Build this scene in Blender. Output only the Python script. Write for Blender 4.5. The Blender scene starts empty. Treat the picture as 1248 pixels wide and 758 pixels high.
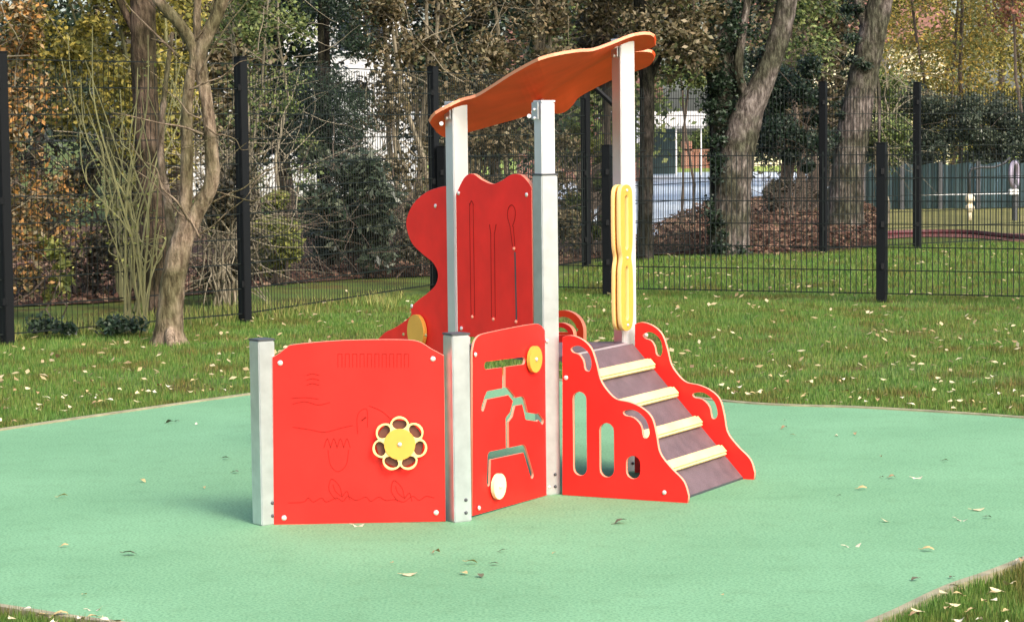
import bpy, bmesh, math, random
import numpy as np
from mathutils import Vector, Matrix
random.seed(7); RNG = np.random.default_rng(11)
S = bpy.context.scene; C = S.collection
PI = math.pi
# ------------------------------------------------------------------ camera
FP, CX, CY = 2900.0, 624.0, 379.0
CAM_H = 1.5
PITCH = math.atan(219 / FP); ROLL = math.radians(0.63)
cd = bpy.data.cameras.new('camera'); cam = bpy.data.objects.new('camera', cd); C.objects.link(cam)
cd.sensor_width = 36; cd.lens = FP / 1248 * 36; cd.clip_start = 0.1; cd.clip_end = 1500
M = Matrix.Translation((0, 0, CAM_H)) @ Matrix.Rotation(PI/2 - PITCH, 4, 'X') @ Matrix.Rotation(-ROLL, 4, 'Z')
cam.matrix_world = M
S.camera = cam
R3 = M.to_3x3()
CO = Vector((0, 0, CAM_H))
def ray(px, py): return R3 @ Vector(((px - CX) / FP, -(py - CY) / FP, -1))
def gnd(px, py, z=0.0):
    r = ray(px, py); return CO + r * ((z - CAM_H) / r.z)
def at(px, py, Y):
    r = ray(px, py); return CO + r * (Y / r.y)
def proj(p):
    q = R3.transposed() @ (Vector(p) - CO); return (CX + FP * q.x / -q.z, CY - FP * q.y / -q.z)
def on_plane(px, py, O, N):
    r = ray(px, py); return CO + r * ((O - CO).dot(N) / r.dot(N))

# ------------------------------------------------------------------ materials
MATS = {}
def nmat(name):
    m = bpy.data.materials.new(name); m.use_nodes = True; MATS[name] = m
    return m, m.node_tree, m.node_tree.nodes['Principled BSDF']
def mat(name, col, rough=0.6, metal=0.0, var=0.0, vscale=8.0, bump=0.0, bscale=60.0, spec=None, tr=0.0):
    m, nt, b = nmat(name); N, L = nt.nodes, nt.links
    b.inputs['Base Color'].default_value = (*col, 1); b.inputs['Roughness'].default_value = rough
    b.inputs['Metallic'].default_value = metal
    if spec is not None: b.inputs['Specular IOR Level'].default_value = spec
    tc = N.new('ShaderNodeTexCoord')
    if var:
        n = N.new('ShaderNodeTexNoise'); n.inputs['Scale'].default_value = vscale; n.inputs['Detail'].default_value = 6
        L.new(tc.outputs['Object'], n.inputs['Vector'])
        r = N.new('ShaderNodeValToRGB')
        r.color_ramp.elements[0].position = .3; r.color_ramp.elements[1].position = .7
        r.color_ramp.elements[0].color = (*[c * (1 - var) for c in col], 1)
        r.color_ramp.elements[1].color = (*[min(1, c * (1 + var)) for c in col], 1)
        L.new(n.outputs['Fac'], r.inputs['Fac']); L.new(r.outputs['Color'], b.inputs['Base Color'])
    if bump:
        n2 = N.new('ShaderNodeTexNoise'); n2.inputs['Scale'].default_value = bscale; n2.inputs['Detail'].default_value = 4
        L.new(tc.outputs['Object'], n2.inputs['Vector'])
        bp = N.new('ShaderNodeBump'); bp.inputs['Strength'].default_value = bump; bp.inputs['Distance'].default_value = .01
        L.new(n2.outputs['Fac'], bp.inputs['Height']); L.new(bp.outputs['Normal'], b.inputs['Normal'])
    return m
def leafmat(name, cols, rough=.55, transl=.25):
    """one colour per leaf, drawn from cols"""
    m, nt, b = nmat(name); N, L = nt.nodes, nt.links
    g = N.new('ShaderNodeNewGeometry'); r = N.new('ShaderNodeValToRGB'); r.color_ramp.interpolation = 'LINEAR'
    e = r.color_ramp.elements
    while len(e) < len(cols): e.new(.5)
    for i, c in enumerate(cols):
        e[i].position = i / max(1, len(cols) - 1); 
    for i, c in enumerate(cols): e[i].color = (*c, 1)
    L.new(g.outputs['Random Per Island'], r.inputs['Fac'])
    L.new(r.outputs['Color'], b.inputs['Base Color']); b.inputs['Roughness'].default_value = rough
    b.inputs['Specular IOR Level'].default_value = .3
    t = N.new('ShaderNodeBsdfTranslucent'); L.new(r.outputs['Color'], t.inputs['Color'])
    mx = N.new('ShaderNodeMixShader'); mx.inputs[0].default_value = transl
    L.new(b.outputs[0], mx.inputs[1]); L.new(t.outputs[0], mx.inputs[2])
    L.new(mx.outputs[0], N['Material Output'].inputs['Surface'])
    return m
RED = mat('red_board', (.70, .020, .015), .42, spec=.25, var=.12, vscale=5, bump=.05, bscale=300)
REDE = mat('red_board_lit_edge', (.80, .30, .19), .5)  # salmon paints the light that the board edges catch
REDD = mat('red_groove', (.26, .018, .014), .9, spec=.05)
REDB = mat('red_board_bright', (.88, .024, .016), .5, spec=.2, var=.10, vscale=7, bump=.05, bscale=300)  # brighter, rougher red of the wavy and curved boards and one arch
ORG = mat('orange_board', (.80, .085, .022), .70, var=.14, vscale=4, spec=.08)
ORGE = mat('orange_board_lit_edge', (.82, .30, .16), .5)  # pale tone paints the light along roof and arch edges
YEL = mat('yellow_board', (.72, .35, .055), .4, var=.06, vscale=12)
YELE = mat('yellow_board_edge', (.85, .62, .24), .5)
YPA = mat('lit_yellow_board', (.86, .76, .42), .45, var=.05, vscale=12)  # front light on the lower disc, painted as a paler yellow
BRN = mat('shadow_brown', (.11, .032, .018), .6)  # brown that paints the shadow seen in the petal holes
TREAD = mat('cream_tread', (.76, .58, .26), .5, var=.12, vscale=9)
RISER = mat('brown_grip_board', (.115, .075, .080), .6, var=.22, vscale=14, bump=.3, bscale=220)
ALU = mat('aluminium', (.70, .70, .72), .34, metal=.62, var=.07, vscale=6)
ALUG = mat('galvanised_steel', (.60, .62, .65), .32, metal=.78, var=.10, vscale=18)
STEEL = mat('bolt_steel', (.75, .72, .68), .3, metal=.5)
DARKM = mat('dark_cap', (.05, .055, .06), .5)
CHUTE = mat('slide_steel', (.55, .56, .57), .25, metal=.8)
FEN = mat('black_fence_paint', (.004, .005, .006), .6, spec=.2)
WIRE = mat('black_wire_paint', (.007, .011, .010), .6, spec=.25)

# ------------------------------------------------------------------ object helpers
def link(o): C.objects.link(o); return o
def tag(o, label=None, cat=None, group=None, kind=None):
    if label: o['label'] = label
    if cat: o['category'] = cat
    if group: o['group'] = group
    if kind: o['kind'] = kind
    return o
def empty(name, loc, label, cat, group=None):
    o = bpy.data.objects.new(name, None); o.location = loc; o.empty_display_size = .1; link(o)
    return tag(o, label, cat, group)
def world_loc(o):
    v = Vector(o.location)
    while o.parent: o = o.parent; v += Vector(o.location)
    return v
def place(name, me, parent=None, mats=(), smooth=False):
    """me in world coordinates; object's origin at its parent (or at its own base)"""
    o = bpy.data.objects.new(name, me)
    for m in mats: me.materials.append(m)
    if parent is not None:
        o.parent = parent; me.transform(Matrix.Translation(-world_loc(parent)))
    if smooth: me.shade_smooth()
    return link(o)
def from_bm(name, bm, mats, parent=None, smooth=False):
    me = bpy.data.meshes.new(name); bm.to_mesh(me); bm.free()
    return place(name, me, parent, mats if isinstance(mats, (list, tuple)) else [mats], smooth)
def rebase(o):
    """top-level mesh in world coordinates: move the origin to its base centre"""
    me = o.data; co = np.empty(len(me.vertices) * 3); me.vertices.foreach_get('co', co); co = co.reshape(-1, 3)
    c = Vector(((co[:, 0].min() + co[:, 0].max()) / 2, (co[:, 1].min() + co[:, 1].max()) / 2, co[:, 2].min()))
    me.transform(Matrix.Translation(-c)); o.location = c; return o
def add_box(bm, c, size, ux=Vector((1, 0, 0)), uy=None, uz=Vector((0, 0, 1)), mi=0, bev=0):
    ux = Vector(ux).normalized(); uz = Vector(uz).normalized(); uy = uz.cross(ux) if uy is None else uy
    c = Vector(c); vs = []
    for k in (-1, 1):
        for a, b in ((-1, -1), (1, -1), (1, 1), (-1, 1)):
            vs.append(bm.verts.new(c + ux * a * size[0] / 2 + uy * b * size[1] / 2 + uz * k * size[2] / 2))
    fs = [(3, 2, 1, 0), (4, 5, 6, 7), (0, 1, 5, 4), (1, 2, 6, 5), (2, 3, 7, 6), (3, 0, 4, 7)]
    fl = []
    for f in fs:
        q = bm.faces.new([vs[i] for i in f]); q.material_index = mi; fl.append(q)
    if bev:
        ed = list({e for f in fl for e in f.edges}); bmesh.ops.bevel(bm, geom=ed, offset=bev, segments=2, affect='EDGES')
def frame(d):
    d = d.normalized(); a = Vector((0, 0, 1)) if abs(d.z) < .9 else Vector((1, 0, 0))
    u = d.cross(a).normalized(); return u, d.cross(u).normalized()
def add_tube(bm, pts, rad, n=8, cap=True, lump=0.0):
    pts = [Vector(p) for p in pts]
    if not isinstance(rad, (list, tuple)): rad = [rad] * len(pts)
    rings = []; u = None
    for i, p in enumerate(pts):
        d = (pts[min(i + 1, len(pts) - 1)] - pts[max(i - 1, 0)])
        if d.length < 1e-9: d = Vector((0, 0, 1))
        if u is None: u, v = frame(d)
        else:
            d.normalize(); u = (u - d * u.dot(d)).normalized(); v = d.cross(u)
        ring = []
        for k in range(n):
            a = 2 * PI * k / n; r = rad[i] * (1 + (lump * random.uniform(-1, 1) if lump else 0))
            ring.append(bm.verts.new(p + (u * math.cos(a) + v * math.sin(a)) * r))
        rings.append(ring)
    for a, b in zip(rings, rings[1:]):
        for k in range(n):
            bm.faces.new((a[k], a[(k + 1) % n], b[(k + 1) % n], b[k]))
    if cap and n > 2:
        bm.faces.new(rings[0][::-1]); bm.faces.new(rings[-1])
def add_disc(bm, c, nrm, r, t, n=28, mi=0):
    nrm = Vector(nrm).normalized(); add_tube(bm, [Vector(c) - nrm * t / 2, Vector(c) + nrm * t / 2], r, n)
def crom(pts, sub=6, closed=True):
    """Catmull-Rom through points; a third element truthy marks a sharp corner"""
    P = [(p[0], p[1]) for p in pts]; K = [len(p) > 2 and bool(p[2]) for p in pts]; n = len(P); out = []
    rng = range(n) if closed else range(n - 1)
    for i in rng:
        p1, p2 = P[i], P[(i + 1) % n]
        p0 = p1 if K[i] or (not closed and i == 0) else P[i - 1]
        p3 = p2 if K[(i + 1) % n] or (not closed and i == n - 2) else P[(i + 2) % n]
        if K[i] and K[(i + 1) % n]: out.append(p1); continue
        for s in range(sub):
            t = s / sub
            out.append(tuple(.5 * ((2 * b) + (-a + c) * t + (2 * a - 5 * b + 4 * c - d) * t * t + (-a + 3 * b - 3 * c + d) * t ** 3)
                             for a, b, c, d in zip(p0, p1, p2, p3)))
    if not closed: out.append(P[-1])
    return out
def plate_mesh(polys, t, bevel=.0015):
    """flat board from 2-D polygons (outline first, then holes), thickness along local z"""
    cu = bpy.data.curves.new('tmp', 'CURVE'); cu.dimensions = '2D'; cu.fill_mode = 'BOTH'
    for poly in polys:
        sp = cu.splines.new('POLY'); sp.points.add(len(poly) - 1)
        for i, (x, y) in enumerate(poly): sp.points[i].co = (x, y, 0, 1)
        sp.use_cyclic_u = True
    cu.extrude = t / 2 - bevel; cu.bevel_depth = bevel; cu.bevel_resolution = 1; cu.offset = -bevel
    ob = bpy.data.objects.new('tmp', cu); C.objects.link(ob)
    me = bpy.data.meshes.new_from_object(ob.evaluated_get(bpy.context.evaluated_depsgraph_get()))
    bpy.data.objects.remove(ob); bpy.data.curves.remove(cu); me.materials.clear()
    return me
class Plane:
    """vertical board plane: origin O (ground), direction U, visible side N"""
    def __init__(s, O, U, N=None):
        s.O = Vector((O[0], O[1], 0)); s.U = Vector((U[0], U[1], 0)).normalized()
        s.N = Vector((s.U.y, -s.U.x, 0))
        s.mat = Matrix(((s.U.x, 0, s.N.x, s.O.x), (s.U.y, 0, s.N.y, s.O.y), (0, 1, 0, 0), (0, 0, 0, 1)))
    def px(s, x, y):
        p = on_plane(x, y, s.O, s.N) - s.O; return (p.dot(s.U), p.z)
    def pxs(s, L): return [(*s.px(p[0], p[1]), *p[2:]) for p in L]
    def w(s, a, z, off=0.0): return s.O + s.U * a + Vector((0, 0, z)) + s.N * off
    def shifted(s, d): return Plane(s.O + s.N * d, s.U)
def board(name, pl, polys, t, mats, parent, off=0.0):
    me = plate_mesh(polys, t); me.transform(pl.mat @ Matrix.Translation((0, 0, off)))
    for m in mats: me.materials.append(m)
    if len(mats) > 1:
        for f in me.polygons: f.material_index = 0 if abs(f.normal.dot(pl.N)) > .9 else 1
    return place(name, me, parent)
def bolt(pl, a, z, parent, off, r=.011, name='bolt', m=None):
    bm = bmesh.new(); c = pl.w(a, z, off)
    add_tube(bm, [c, c + pl.N * .004, c + pl.N * .007], [r, r * .9, r * .45], 12)
    return from_bm(name, bm, m or STEEL, parent, True)
def bolts_px(pl, L, parent, off, r=.010, m=None):
    for x, y in L: bolt(pl, *pl.px(x, y), parent, off, r, m=m)
def ribbon(bm, pl, pts, w, off, h=.0012):
    """thin routed line on a board: slightly proud strip"""
    for (a, b) in zip(pts, pts[1:]):
        p, q = pl.w(a[0], a[1], off + h / 2), pl.w(b[0], b[1], off + h / 2); d = q - p
        if d.length < 1e-5: continue
        add_box(bm, (p + q) / 2, (d.length + w * .6, w, h), ux=d, uy=pl.N.cross(d.normalized()), uz=pl.N)

# ------------------------------------------------------------------ sky and sun
W = bpy.data.worlds.new('World'); S.world = W; W.use_nodes = True
wn = W.node_tree.nodes; wl = W.node_tree.links
sky = wn.new('ShaderNodeTexSky'); sky.sky_type = 'NISHITA'; sky.sun_disc = False
sun_dir = Vector((.56, -.83, 0)).normalized(); ELEV = math.radians(40)
sky.sun_elevation = ELEV; sky.sun_rotation = math.atan2(sun_dir.x, sun_dir.y)
sky.air_density = 1.0; sky.dust_density = 4.0; sky.ozone_density = .4
wl.new(sky.outputs[0], wn['Background'].inputs[0]); wn['Background'].inputs[1].default_value = .15
sd = bpy.data.lights.new('sun', 'SUN'); sd.energy = .92; sd.angle = math.radians(14.0); sd.color = (1, .97, .92)
so = link(bpy.data.objects.new('sun', sd))
to_sun = Vector((sun_dir.x * math.cos(ELEV), sun_dir.y * math.cos(ELEV), math.sin(ELEV)))
so.rotation_euler = to_sun.to_track_quat('Z', 'Y').to_euler(); so.location = (20, -20, 30)
S.view_settings.view_transform = 'Standard'; S.view_settings.look = 'None'; S.view_settings.gamma = 1
S.view_settings.exposure = 1.34
S.cycles.max_bounces = 6; S.cycles.transparent_max_bounces = 8

# ------------------------------------------------------------------ ground sheets
def sheet(name, poly, z, m, thick=0.0, kind='structure'):
    bm = bmesh.new(); vs = [bm.verts.new((x, y, z)) for x, y in poly]; f = bm.faces.new(vs)
    if f.normal.z < 0 or sum(a[0] * b[1] - b[0] * a[1] for a, b in zip(poly, poly[1:] + poly[:1])) < 0: f.normal_flip()
    if thick:
        r = bmesh.ops.extrude_face_region(bm, geom=[f])
        bmesh.ops.translate(bm, verts=[v for v in r['geom'] if isinstance(v, bmesh.types.BMVert)], vec=(0, 0, 0))
        for v in vs: v.co.z -= thick
    bmesh.ops.triangulate(bm, faces=[f for f in bm.faces if len(f.verts) > 4])
    bmesh.ops.recalc_face_normals(bm, faces=bm.faces)
    o = from_bm(name, bm, m); o['kind'] = kind; return o
def groundmat(name, cols, s1, s2, rough=.9, bump=.6):
    m, nt, b = nmat(name); N, L = nt.nodes, nt.links
    tc = N.new('ShaderNodeTexCoord'); n1 = N.new('ShaderNodeTexNoise'); n1.inputs['Scale'].default_value = s1; n1.inputs['Detail'].default_value = 8
    n2 = N.new('ShaderNodeTexNoise'); n2.inputs['Scale'].default_value = s2; n2.inputs['Detail'].default_value = 5
    L.new(tc.outputs['Object'], n1.inputs['Vector']); L.new(tc.outputs['Object'], n2.inputs['Vector'])
    a = N.new('ShaderNodeMath'); a.operation = 'ADD'; L.new(n1.outputs['Fac'], a.inputs[0]); L.new(n2.outputs['Fac'], a.inputs[1])
    h = N.new('ShaderNodeMath'); h.operation = 'MULTIPLY'; h.inputs[1].default_value = .5; L.new(a.outputs[0], h.inputs[0])
    r = N.new('ShaderNodeValToRGB'); e = r.color_ramp.elements
    while len(e) < len(cols): e.new(.5)
    for i in range(len(cols)): e[i].position = .34 + .32 * i / (len(cols) - 1)
    for i, c in enumerate(cols): e[i].color = (*c, 1)
    L.new(h.outputs[0], r.inputs['Fac']); L.new(r.outputs['Color'], b.inputs['Base Color'])
    b.inputs['Roughness'].default_value = rough; b.inputs['Specular IOR Level'].default_value = .15
    bp = N.new('ShaderNodeBump'); bp.inputs['Strength'].default_value = bump; bp.inputs['Distance'].default_value = .03
    L.new(n2.outputs['Fac'], bp.inputs['Height']); L.new(bp.outputs['Normal'], b.inputs['Normal'])
    return m
GRND = groundmat('lawn_soil', [(.050, .050, .020), (.080, .105, .028), (.11, .155, .038), (.14, .15, .055)], 1.3, 40)
LITT = groundmat('leaf_litter', [(.022, .014, .010), (.06, .034, .023), (.11, .062, .042), (.06, .06, .022)], 3, 26)
ROADM = groundmat('pale_path', [(.36, .42, .50), (.50, .57, .64), (.66, .70, .74)], .5, 6, rough=.4, bump=.1)
FARG = groundmat('sunlit_grass', [(.16, .22, .05), (.26, .34, .07), (.34, .38, .10)], .6, 8)
DRYG = groundmat('dry_grass', [(.09, .10, .032), (.16, .155, .055), (.22, .19, .08)], 1.0, 14)
RUSTG = groundmat('red_play_surface', [(.15, .06, .05), (.24, .11, .09)], 3, 30)
m, nt, b = nmat('green_rubber'); N_, L_ = nt.nodes, nt.links
tc = N_.new('ShaderNodeTexCoord')
def _noise(sc, det=4):
    n = N_.new('ShaderNodeTexNoise'); n.inputs['Scale'].default_value = sc; n.inputs['Detail'].default_value = det
    L_.new(tc.outputs['Object'], n.inputs['Vector']); return n
def _ramp(src, p0, c0, p1, c1):
    r = N_.new('ShaderNodeValToRGB'); r.color_ramp.elements[0].position = p0; r.color_ramp.elements[1].position = p1
    r.color_ramp.elements[0].color = (*c0, 1); r.color_ramp.elements[1].color = (*c1, 1); L_.new(src, r.inputs[0]); return r
r1 = _ramp(_noise(1.1, 6).outputs['Fac'], .35, (.158, .325, .172), .66, (.190, .375, .205))
r2 = _ramp(_noise(95, 3).outputs['Fac'], .40, (.68, .74, .70), .56, (1, 1, 1))
r3 = _ramp(_noise(9, 8).outputs['Fac'], .30, (.92, .92, .90), .48, (1, 1, 1))
def _mul(a, b_):
    x = N_.new('ShaderNodeMix'); x.data_type = 'RGBA'; x.blend_type = 'MULTIPLY'; x.inputs['Factor'].default_value = 1
    L_.new(a, x.inputs['A']); L_.new(b_, x.inputs['B']); return x.outputs['Result']
L_.new(_mul(_mul(r1.outputs[0], r2.outputs[0]), r3.outputs[0]), b.inputs['Base Color'])
b.inputs['Roughness'].default_value = .85; b.inputs['Specular IOR Level'].default_value = .25
bp = N_.new('ShaderNodeBump'); bp.inputs['Strength'].default_value = .35; bp.inputs['Distance'].default_value = .004
L_.new(_noise(260, 3).outputs['Fac'], bp.inputs['Height']); L_.new(bp.outputs['Normal'], b.inputs['Normal'])
RUB = m
EDGM = mat('timber_edging', (.26, .23, .14), .85, var=.3, vscale=12)

sheet('ground', [(-300, -200), (300, -200), (300, 600), (-300, 600)], -.02, GRND)
g2 = lambda x, y: tuple(gnd(x, y))[:2]
rub_ctrl = [g2(0, 525), g2(150, 503), g2(300, 482), (-.95, 14.25), (.05, 14.45), g2(885, 490), g2(1060, 498), g2(1248, 510),
            (3.35, 11.4), (3.1, 10.2), g2(1248, 680), g2(1150, 716), g2(1060, 757), (.55, 6.45), (-.35, 6.75), g2(130, 757), g2(0, 738), (-2.9, 8.4), (-3.4, 9.6), (-3.25, 11.1)]
rub = crom(rub_ctrl, 8)
def area2(P): return sum(a[0] * b_[1] - b_[0] * a[1] for a, b_ in zip(P, P[1:] + P[:1]))
def offset_poly(P, d):
    sgn = 1 if area2(P) > 0 else -1; out = []
    for i in range(len(P)):
        a, c = P[i - 1], P[(i + 1) % len(P)]; t = Vector((c[0] - a[0], c[1] - a[1])).normalized()
        out.append((P[i][0] + sgn * t.y * d, P[i][1] - sgn * t.x * d))
    return out
sheet('rubber_surface', rub, 0.0, RUB)
# the edging round the surface
bm = bmesh.new(); n = len(rub); o1 = offset_poly(rub, .0); o2 = offset_poly(rub, .035)
ri = [[bm.verts.new((x, y, z)) for x, y in P] for P, z in ((o1, -.05), (o1, .008), (o2, .008), (o2, -.05))]
for a, b_ in zip(ri, ri[1:]):
    for k in range(n): bm.faces.new((a[k], a[(k + 1) % n], b_[(k + 1) % n], b_[k]))
bmesh.ops.recalc_face_normals(bm, faces=bm.faces)
o = from_bm('surface_edging', bm, EDGM); o['kind'] = 'structure'
rub_np = np.array(offset_poly(rub, .04))
def inside(P, xs, ys):
    r = np.zeros(len(xs), bool); j = len(P) - 1
    for i in range(len(P)):
        xi, yi, xj, yj = P[i][0], P[i][1], P[j][0], P[j][1]
        c = ((yi > ys) != (yj > ys)) & (xs < (xj - xi) * (ys - yi) / (yj - yi + 1e-12) + xi); r ^= c; j = i
    return r
pp = lambda L: [g2(*p) for p in crom(L, 5)]
# far sheets on the right behind the fences
litter_right = pp([(770, 308), (860, 309), (950, 311), (1045, 303), (1078, 290), (1062, 264), (1010, 250), (960, 243), (900, 244), (850, 262), (800, 290)])
sheet('leaf_litter_ground', litter_right, -.004, LITT)
sheet('dry_grass_ground', pp([(1062, 283), (1150, 281), (1300, 285), (1500, 280), (1500, 250), (1250, 247), (1100, 250), (1055, 257)]), -.012, DRYG)
red_area = pp([(1058, 292), (1120, 288), (1200, 290), (1300, 300), (1400, 300), (1400, 288), (1240, 284), (1120, 282), (1060, 286)])
sheet('red_play_surface', red_area, -.007, RUSTG)
sheet('pale_path', pp([(740, 312), (800, 286), (850, 258), (900, 240), (1030, 236), (1040, 214), (900, 209), (700, 209), (600, 225), (640, 290)]), -.016, ROADM)
sheet('sunlit_grass_ground', [(-4, 84), (24, 84), (30, 130), (-8, 130)], -.012, FARG)
lit_left = [(-12, 21.5)] + [g2(20, 372), g2(120, 368), g2(260, 356), g2(330, 346), g2(440, 338), g2(560, 334), g2(690, 320)] + [(2.0, 31), (-3, 40), (-16, 40)]
sheet('woodland_floor', lit_left, -.008, LITT)
GREEN_RIGHT = pp([(690, 356), (900, 358), (1300, 362), (1300, 300), (1120, 296), (1040, 305), (900, 312), (740, 318)])

# ------------------------------------------------------------------ leaf and blade clouds
def quads_mesh(name, V, nper=4):
    n = len(V) // nper; me = bpy.data.meshes.new(name)
    me.vertices.add(len(V)); me.vertices.foreach_set('co', V.astype(np.float32).ravel())
    me.loops.add(len(V)); me.loops.foreach_set('vertex_index', np.arange(len(V), dtype=np.int32))
    me.polygons.add(n); me.polygons.foreach_set('loop_start', np.arange(0, len(V), nper, dtype=np.int32))
    me.polygons.foreach_set('loop_total', np.full(n, nper, np.int32)); me.update(); me.validate(); return me
def unit(a): return a / (np.linalg.norm(a, axis=1, keepdims=True) + 1e-9)
def leaf_quads(P, size, aspect=.55, up=.35, seed=0):
    r = np.random.default_rng(seed); n = len(P)
    nrm = r.normal(size=(n, 3)); nrm[:, 2] = np.abs(nrm[:, 2]) + up; nrm[:, 1] -= .35; nrm = unit(nrm)
    d = r.normal(size=(n, 3)); d[:, 2] -= .4; d = unit(d - nrm * np.sum(d * nrm, 1, keepdims=True)); s = np.cross(nrm, d)
    L = (size * r.uniform(.55, 1.3, n))[:, None]; w = L * aspect * .5
    fold = nrm * L * r.uniform(-.12, .12, n)[:, None]
    V = np.stack([P - d * L * .5, P + s * w + fold, P + d * L * .5, P - s * w + fold], 1)
    return V.reshape(-1, 3)
def blob_points(lo, hi, n, clumps, rad, seed, shell=.55):
    r = np.random.default_rng(seed); lo = np.array(lo); hi = np.array(hi)
    c = r.uniform(lo, hi, (clumps, 3)); rr = rad * r.uniform(.5, 1.35, clumps); k = r.integers(0, clumps, n)
    u = unit(r.normal(size=(n, 3))); q = r.uniform(0, 1, n) ** (shell)
    P = c[k] + u * (q * rr[k])[:, None] * np.array([1, 1, .8]); 
    return P
def leaf_obj(name, P, size, m, parent=None, **kw):
    size *= 1.08
    P = P[P[:, 2] > .02]; return place(name, quads_mesh(name, leaf_quads(P, size, **kw)), parent, [m])
LM = {  # lowest brown, dark, laurel and grey tones paint shade among the leaves
 'olive': leafmat('olive_leaves', [(.05, .055, .014), (.16, .15, .03), (.34, .29, .055), (.50, .40, .09), (.10, .11, .025), (.22, .21, .05)]),
 'rust': leafmat('rust_leaves', [(.035, .025, .012), (.10, .065, .025), (.30, .15, .045), (.55, .27, .07), (.40, .33, .20), (.06, .055, .02), (.12, .11, .035), (.20, .17, .05)]),
 'brown': leafmat('brown_green_leaves', [(.015, .015, .007), (.05, .043, .018), (.12, .095, .04), (.22, .165, .09), (.04, .045, .015), (.33, .27, .17), (.06, .075, .022)]),
 'dark': leafmat('dark_leaves', [(.005, .010, .006), (.014, .028, .014), (.035, .062, .030), (.01, .022, .015), (.08, .11, .07)], rough=.4),
 'laurel': leafmat('laurel_leaves', [(.014, .026, .016), (.05, .07, .045), (.17, .19, .13), (.025, .045, .028), (.08, .10, .06)], rough=.3),
 'green': leafmat('green_leaves', [(.012, .025, .008), (.045, .075, .02), (.12, .17, .045), (.24, .27, .09), (.03, .05, .015)]),
 'lime': leafmat('yellow_green_leaves', [(.06, .08, .02), (.15, .18, .04), (.28, .28, .07), (.05, .065, .02)]),
 'gold': leafmat('golden_leaves', [(.09, .09, .025), (.26, .22, .06), (.50, .36, .07), (.62, .40, .09), (.16, .19, .06), (.36, .35, .13), (.20, .24, .08)]),
 'grey': leafmat('grey_brown_leaves', [(.018, .018, .012), (.07, .06, .04), (.20, .17, .11), (.04, .035, .025), (.10, .10, .05)]),
 'red': leafmat('red_leaves', [(.12, .05, .03), (.26, .09, .06), (.35, .18, .10), (.08, .06, .03)]),
 'litter': leafmat('litter_leaves', [(.035, .018, .013), (.10, .05, .035), (.19, .10, .068), (.32, .21, .14), (.06, .05, .02)], rough=.8),
 'grass': leafmat('grass_blades', [(.045, .090, .016), (.080, .165, .028), (.115, .215, .042), (.165, .26, .06), (.24, .25, .09)], rough=.5, transl=.3),
 'weed': leafmat('weed_blades', [(.07, .12, .025), (.16, .22, .045), (.34, .33, .10), (.09, .08, .03)]),
 'fallen': leafmat('fallen_leaf_pale', [(.42, .33, .16), (.60, .52, .32), (.28, .19, .09), (.50, .40, .20)], rough=.7),
}
def barkmat(name, c0, c1, c2):
    m, nt, b = nmat(name); N, L = nt.nodes, nt.links
    tc = N.new('ShaderNodeTexCoord'); mp = N.new('ShaderNodeMapping'); mp.inputs['Scale'].default_value = (1, 1, .30); L.new(tc.outputs['Object'], mp.inputs[0])
    n = N.new('ShaderNodeTexNoise'); n.inputs['Scale'].default_value = 26; n.inputs['Detail'].default_value = 7; n.inputs['Roughness'].default_value = .65; L.new(mp.outputs[0], n.inputs['Vector'])
    n2 = N.new('ShaderNodeTexNoise'); n2.inputs['Scale'].default_value = 3.2; n2.inputs['Detail'].default_value = 5; L.new(tc.outputs['Object'], n2.inputs['Vector'])
    r = N.new('ShaderNodeValToRGB'); e = r.color_ramp.elements; e.new(.5)
    for i, (p, c) in enumerate(((.36, c0), (.5, c1), (.66, c2))): e[i].position = p; e[i].color = (*c, 1)
    L.new(n.outputs['Fac'], r.inputs[0])
    r2 = N.new('ShaderNodeValToRGB'); r2.color_ramp.elements[0].position = .42; r2.color_ramp.elements[1].position = .6; r2.color_ramp.elements[0].color = (.45, .52, .40, 1); r2.color_ramp.elements[1].color = (1, 1, 1, 1); L.new(n2.outputs['Fac'], r2.inputs[0])
    x = N.new('ShaderNodeMix'); x.data_type = 'RGBA'; x.blend_type = 'MULTIPLY'; x.inputs['Factor'].default_value = 1; L.new(r.outputs[0], x.inputs['A']); L.new(r2.outputs[0], x.inputs['B']); L.new(x.outputs['Result'], b.inputs['Base Color'])
    b.inputs['Roughness'].default_value = .95; b.inputs['Specular IOR Level'].default_value = .1
    bp = N.new('ShaderNodeBump'); bp.inputs['Strength'].default_value = 1; bp.inputs['Distance'].default_value = .05; L.new(n.outputs['Fac'], bp.inputs['Height']); L.new(bp.outputs['Normal'], b.inputs['Normal']); return m
BARK = barkmat('grey_brown_bark', (.035, .025, .018), (.10, .07, .05), (.17, .125, .09))
BARKP = barkmat('grey_bark', (.045, .037, .033), (.12, .10, .088), (.27, .235, .21))
BARKT = barkmat('tan_bark', (.10, .070, .048), (.24, .18, .125), (.40, .31, .225))
BARKD = barkmat('dark_bark', (.012, .011, .010), (.035, .03, .026), (.075, .065, .055))
TWIG = mat('pale_twig', (.22, .19, .13), .8, var=.3, vscale=9)
TWIGD = mat('brown_twig', (.10, .075, .055), .85, var=.3, vscale=9)
TWIGG = mat('green_twig', (.17, .165, .07), .7, var=.3, vscale=6)

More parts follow.
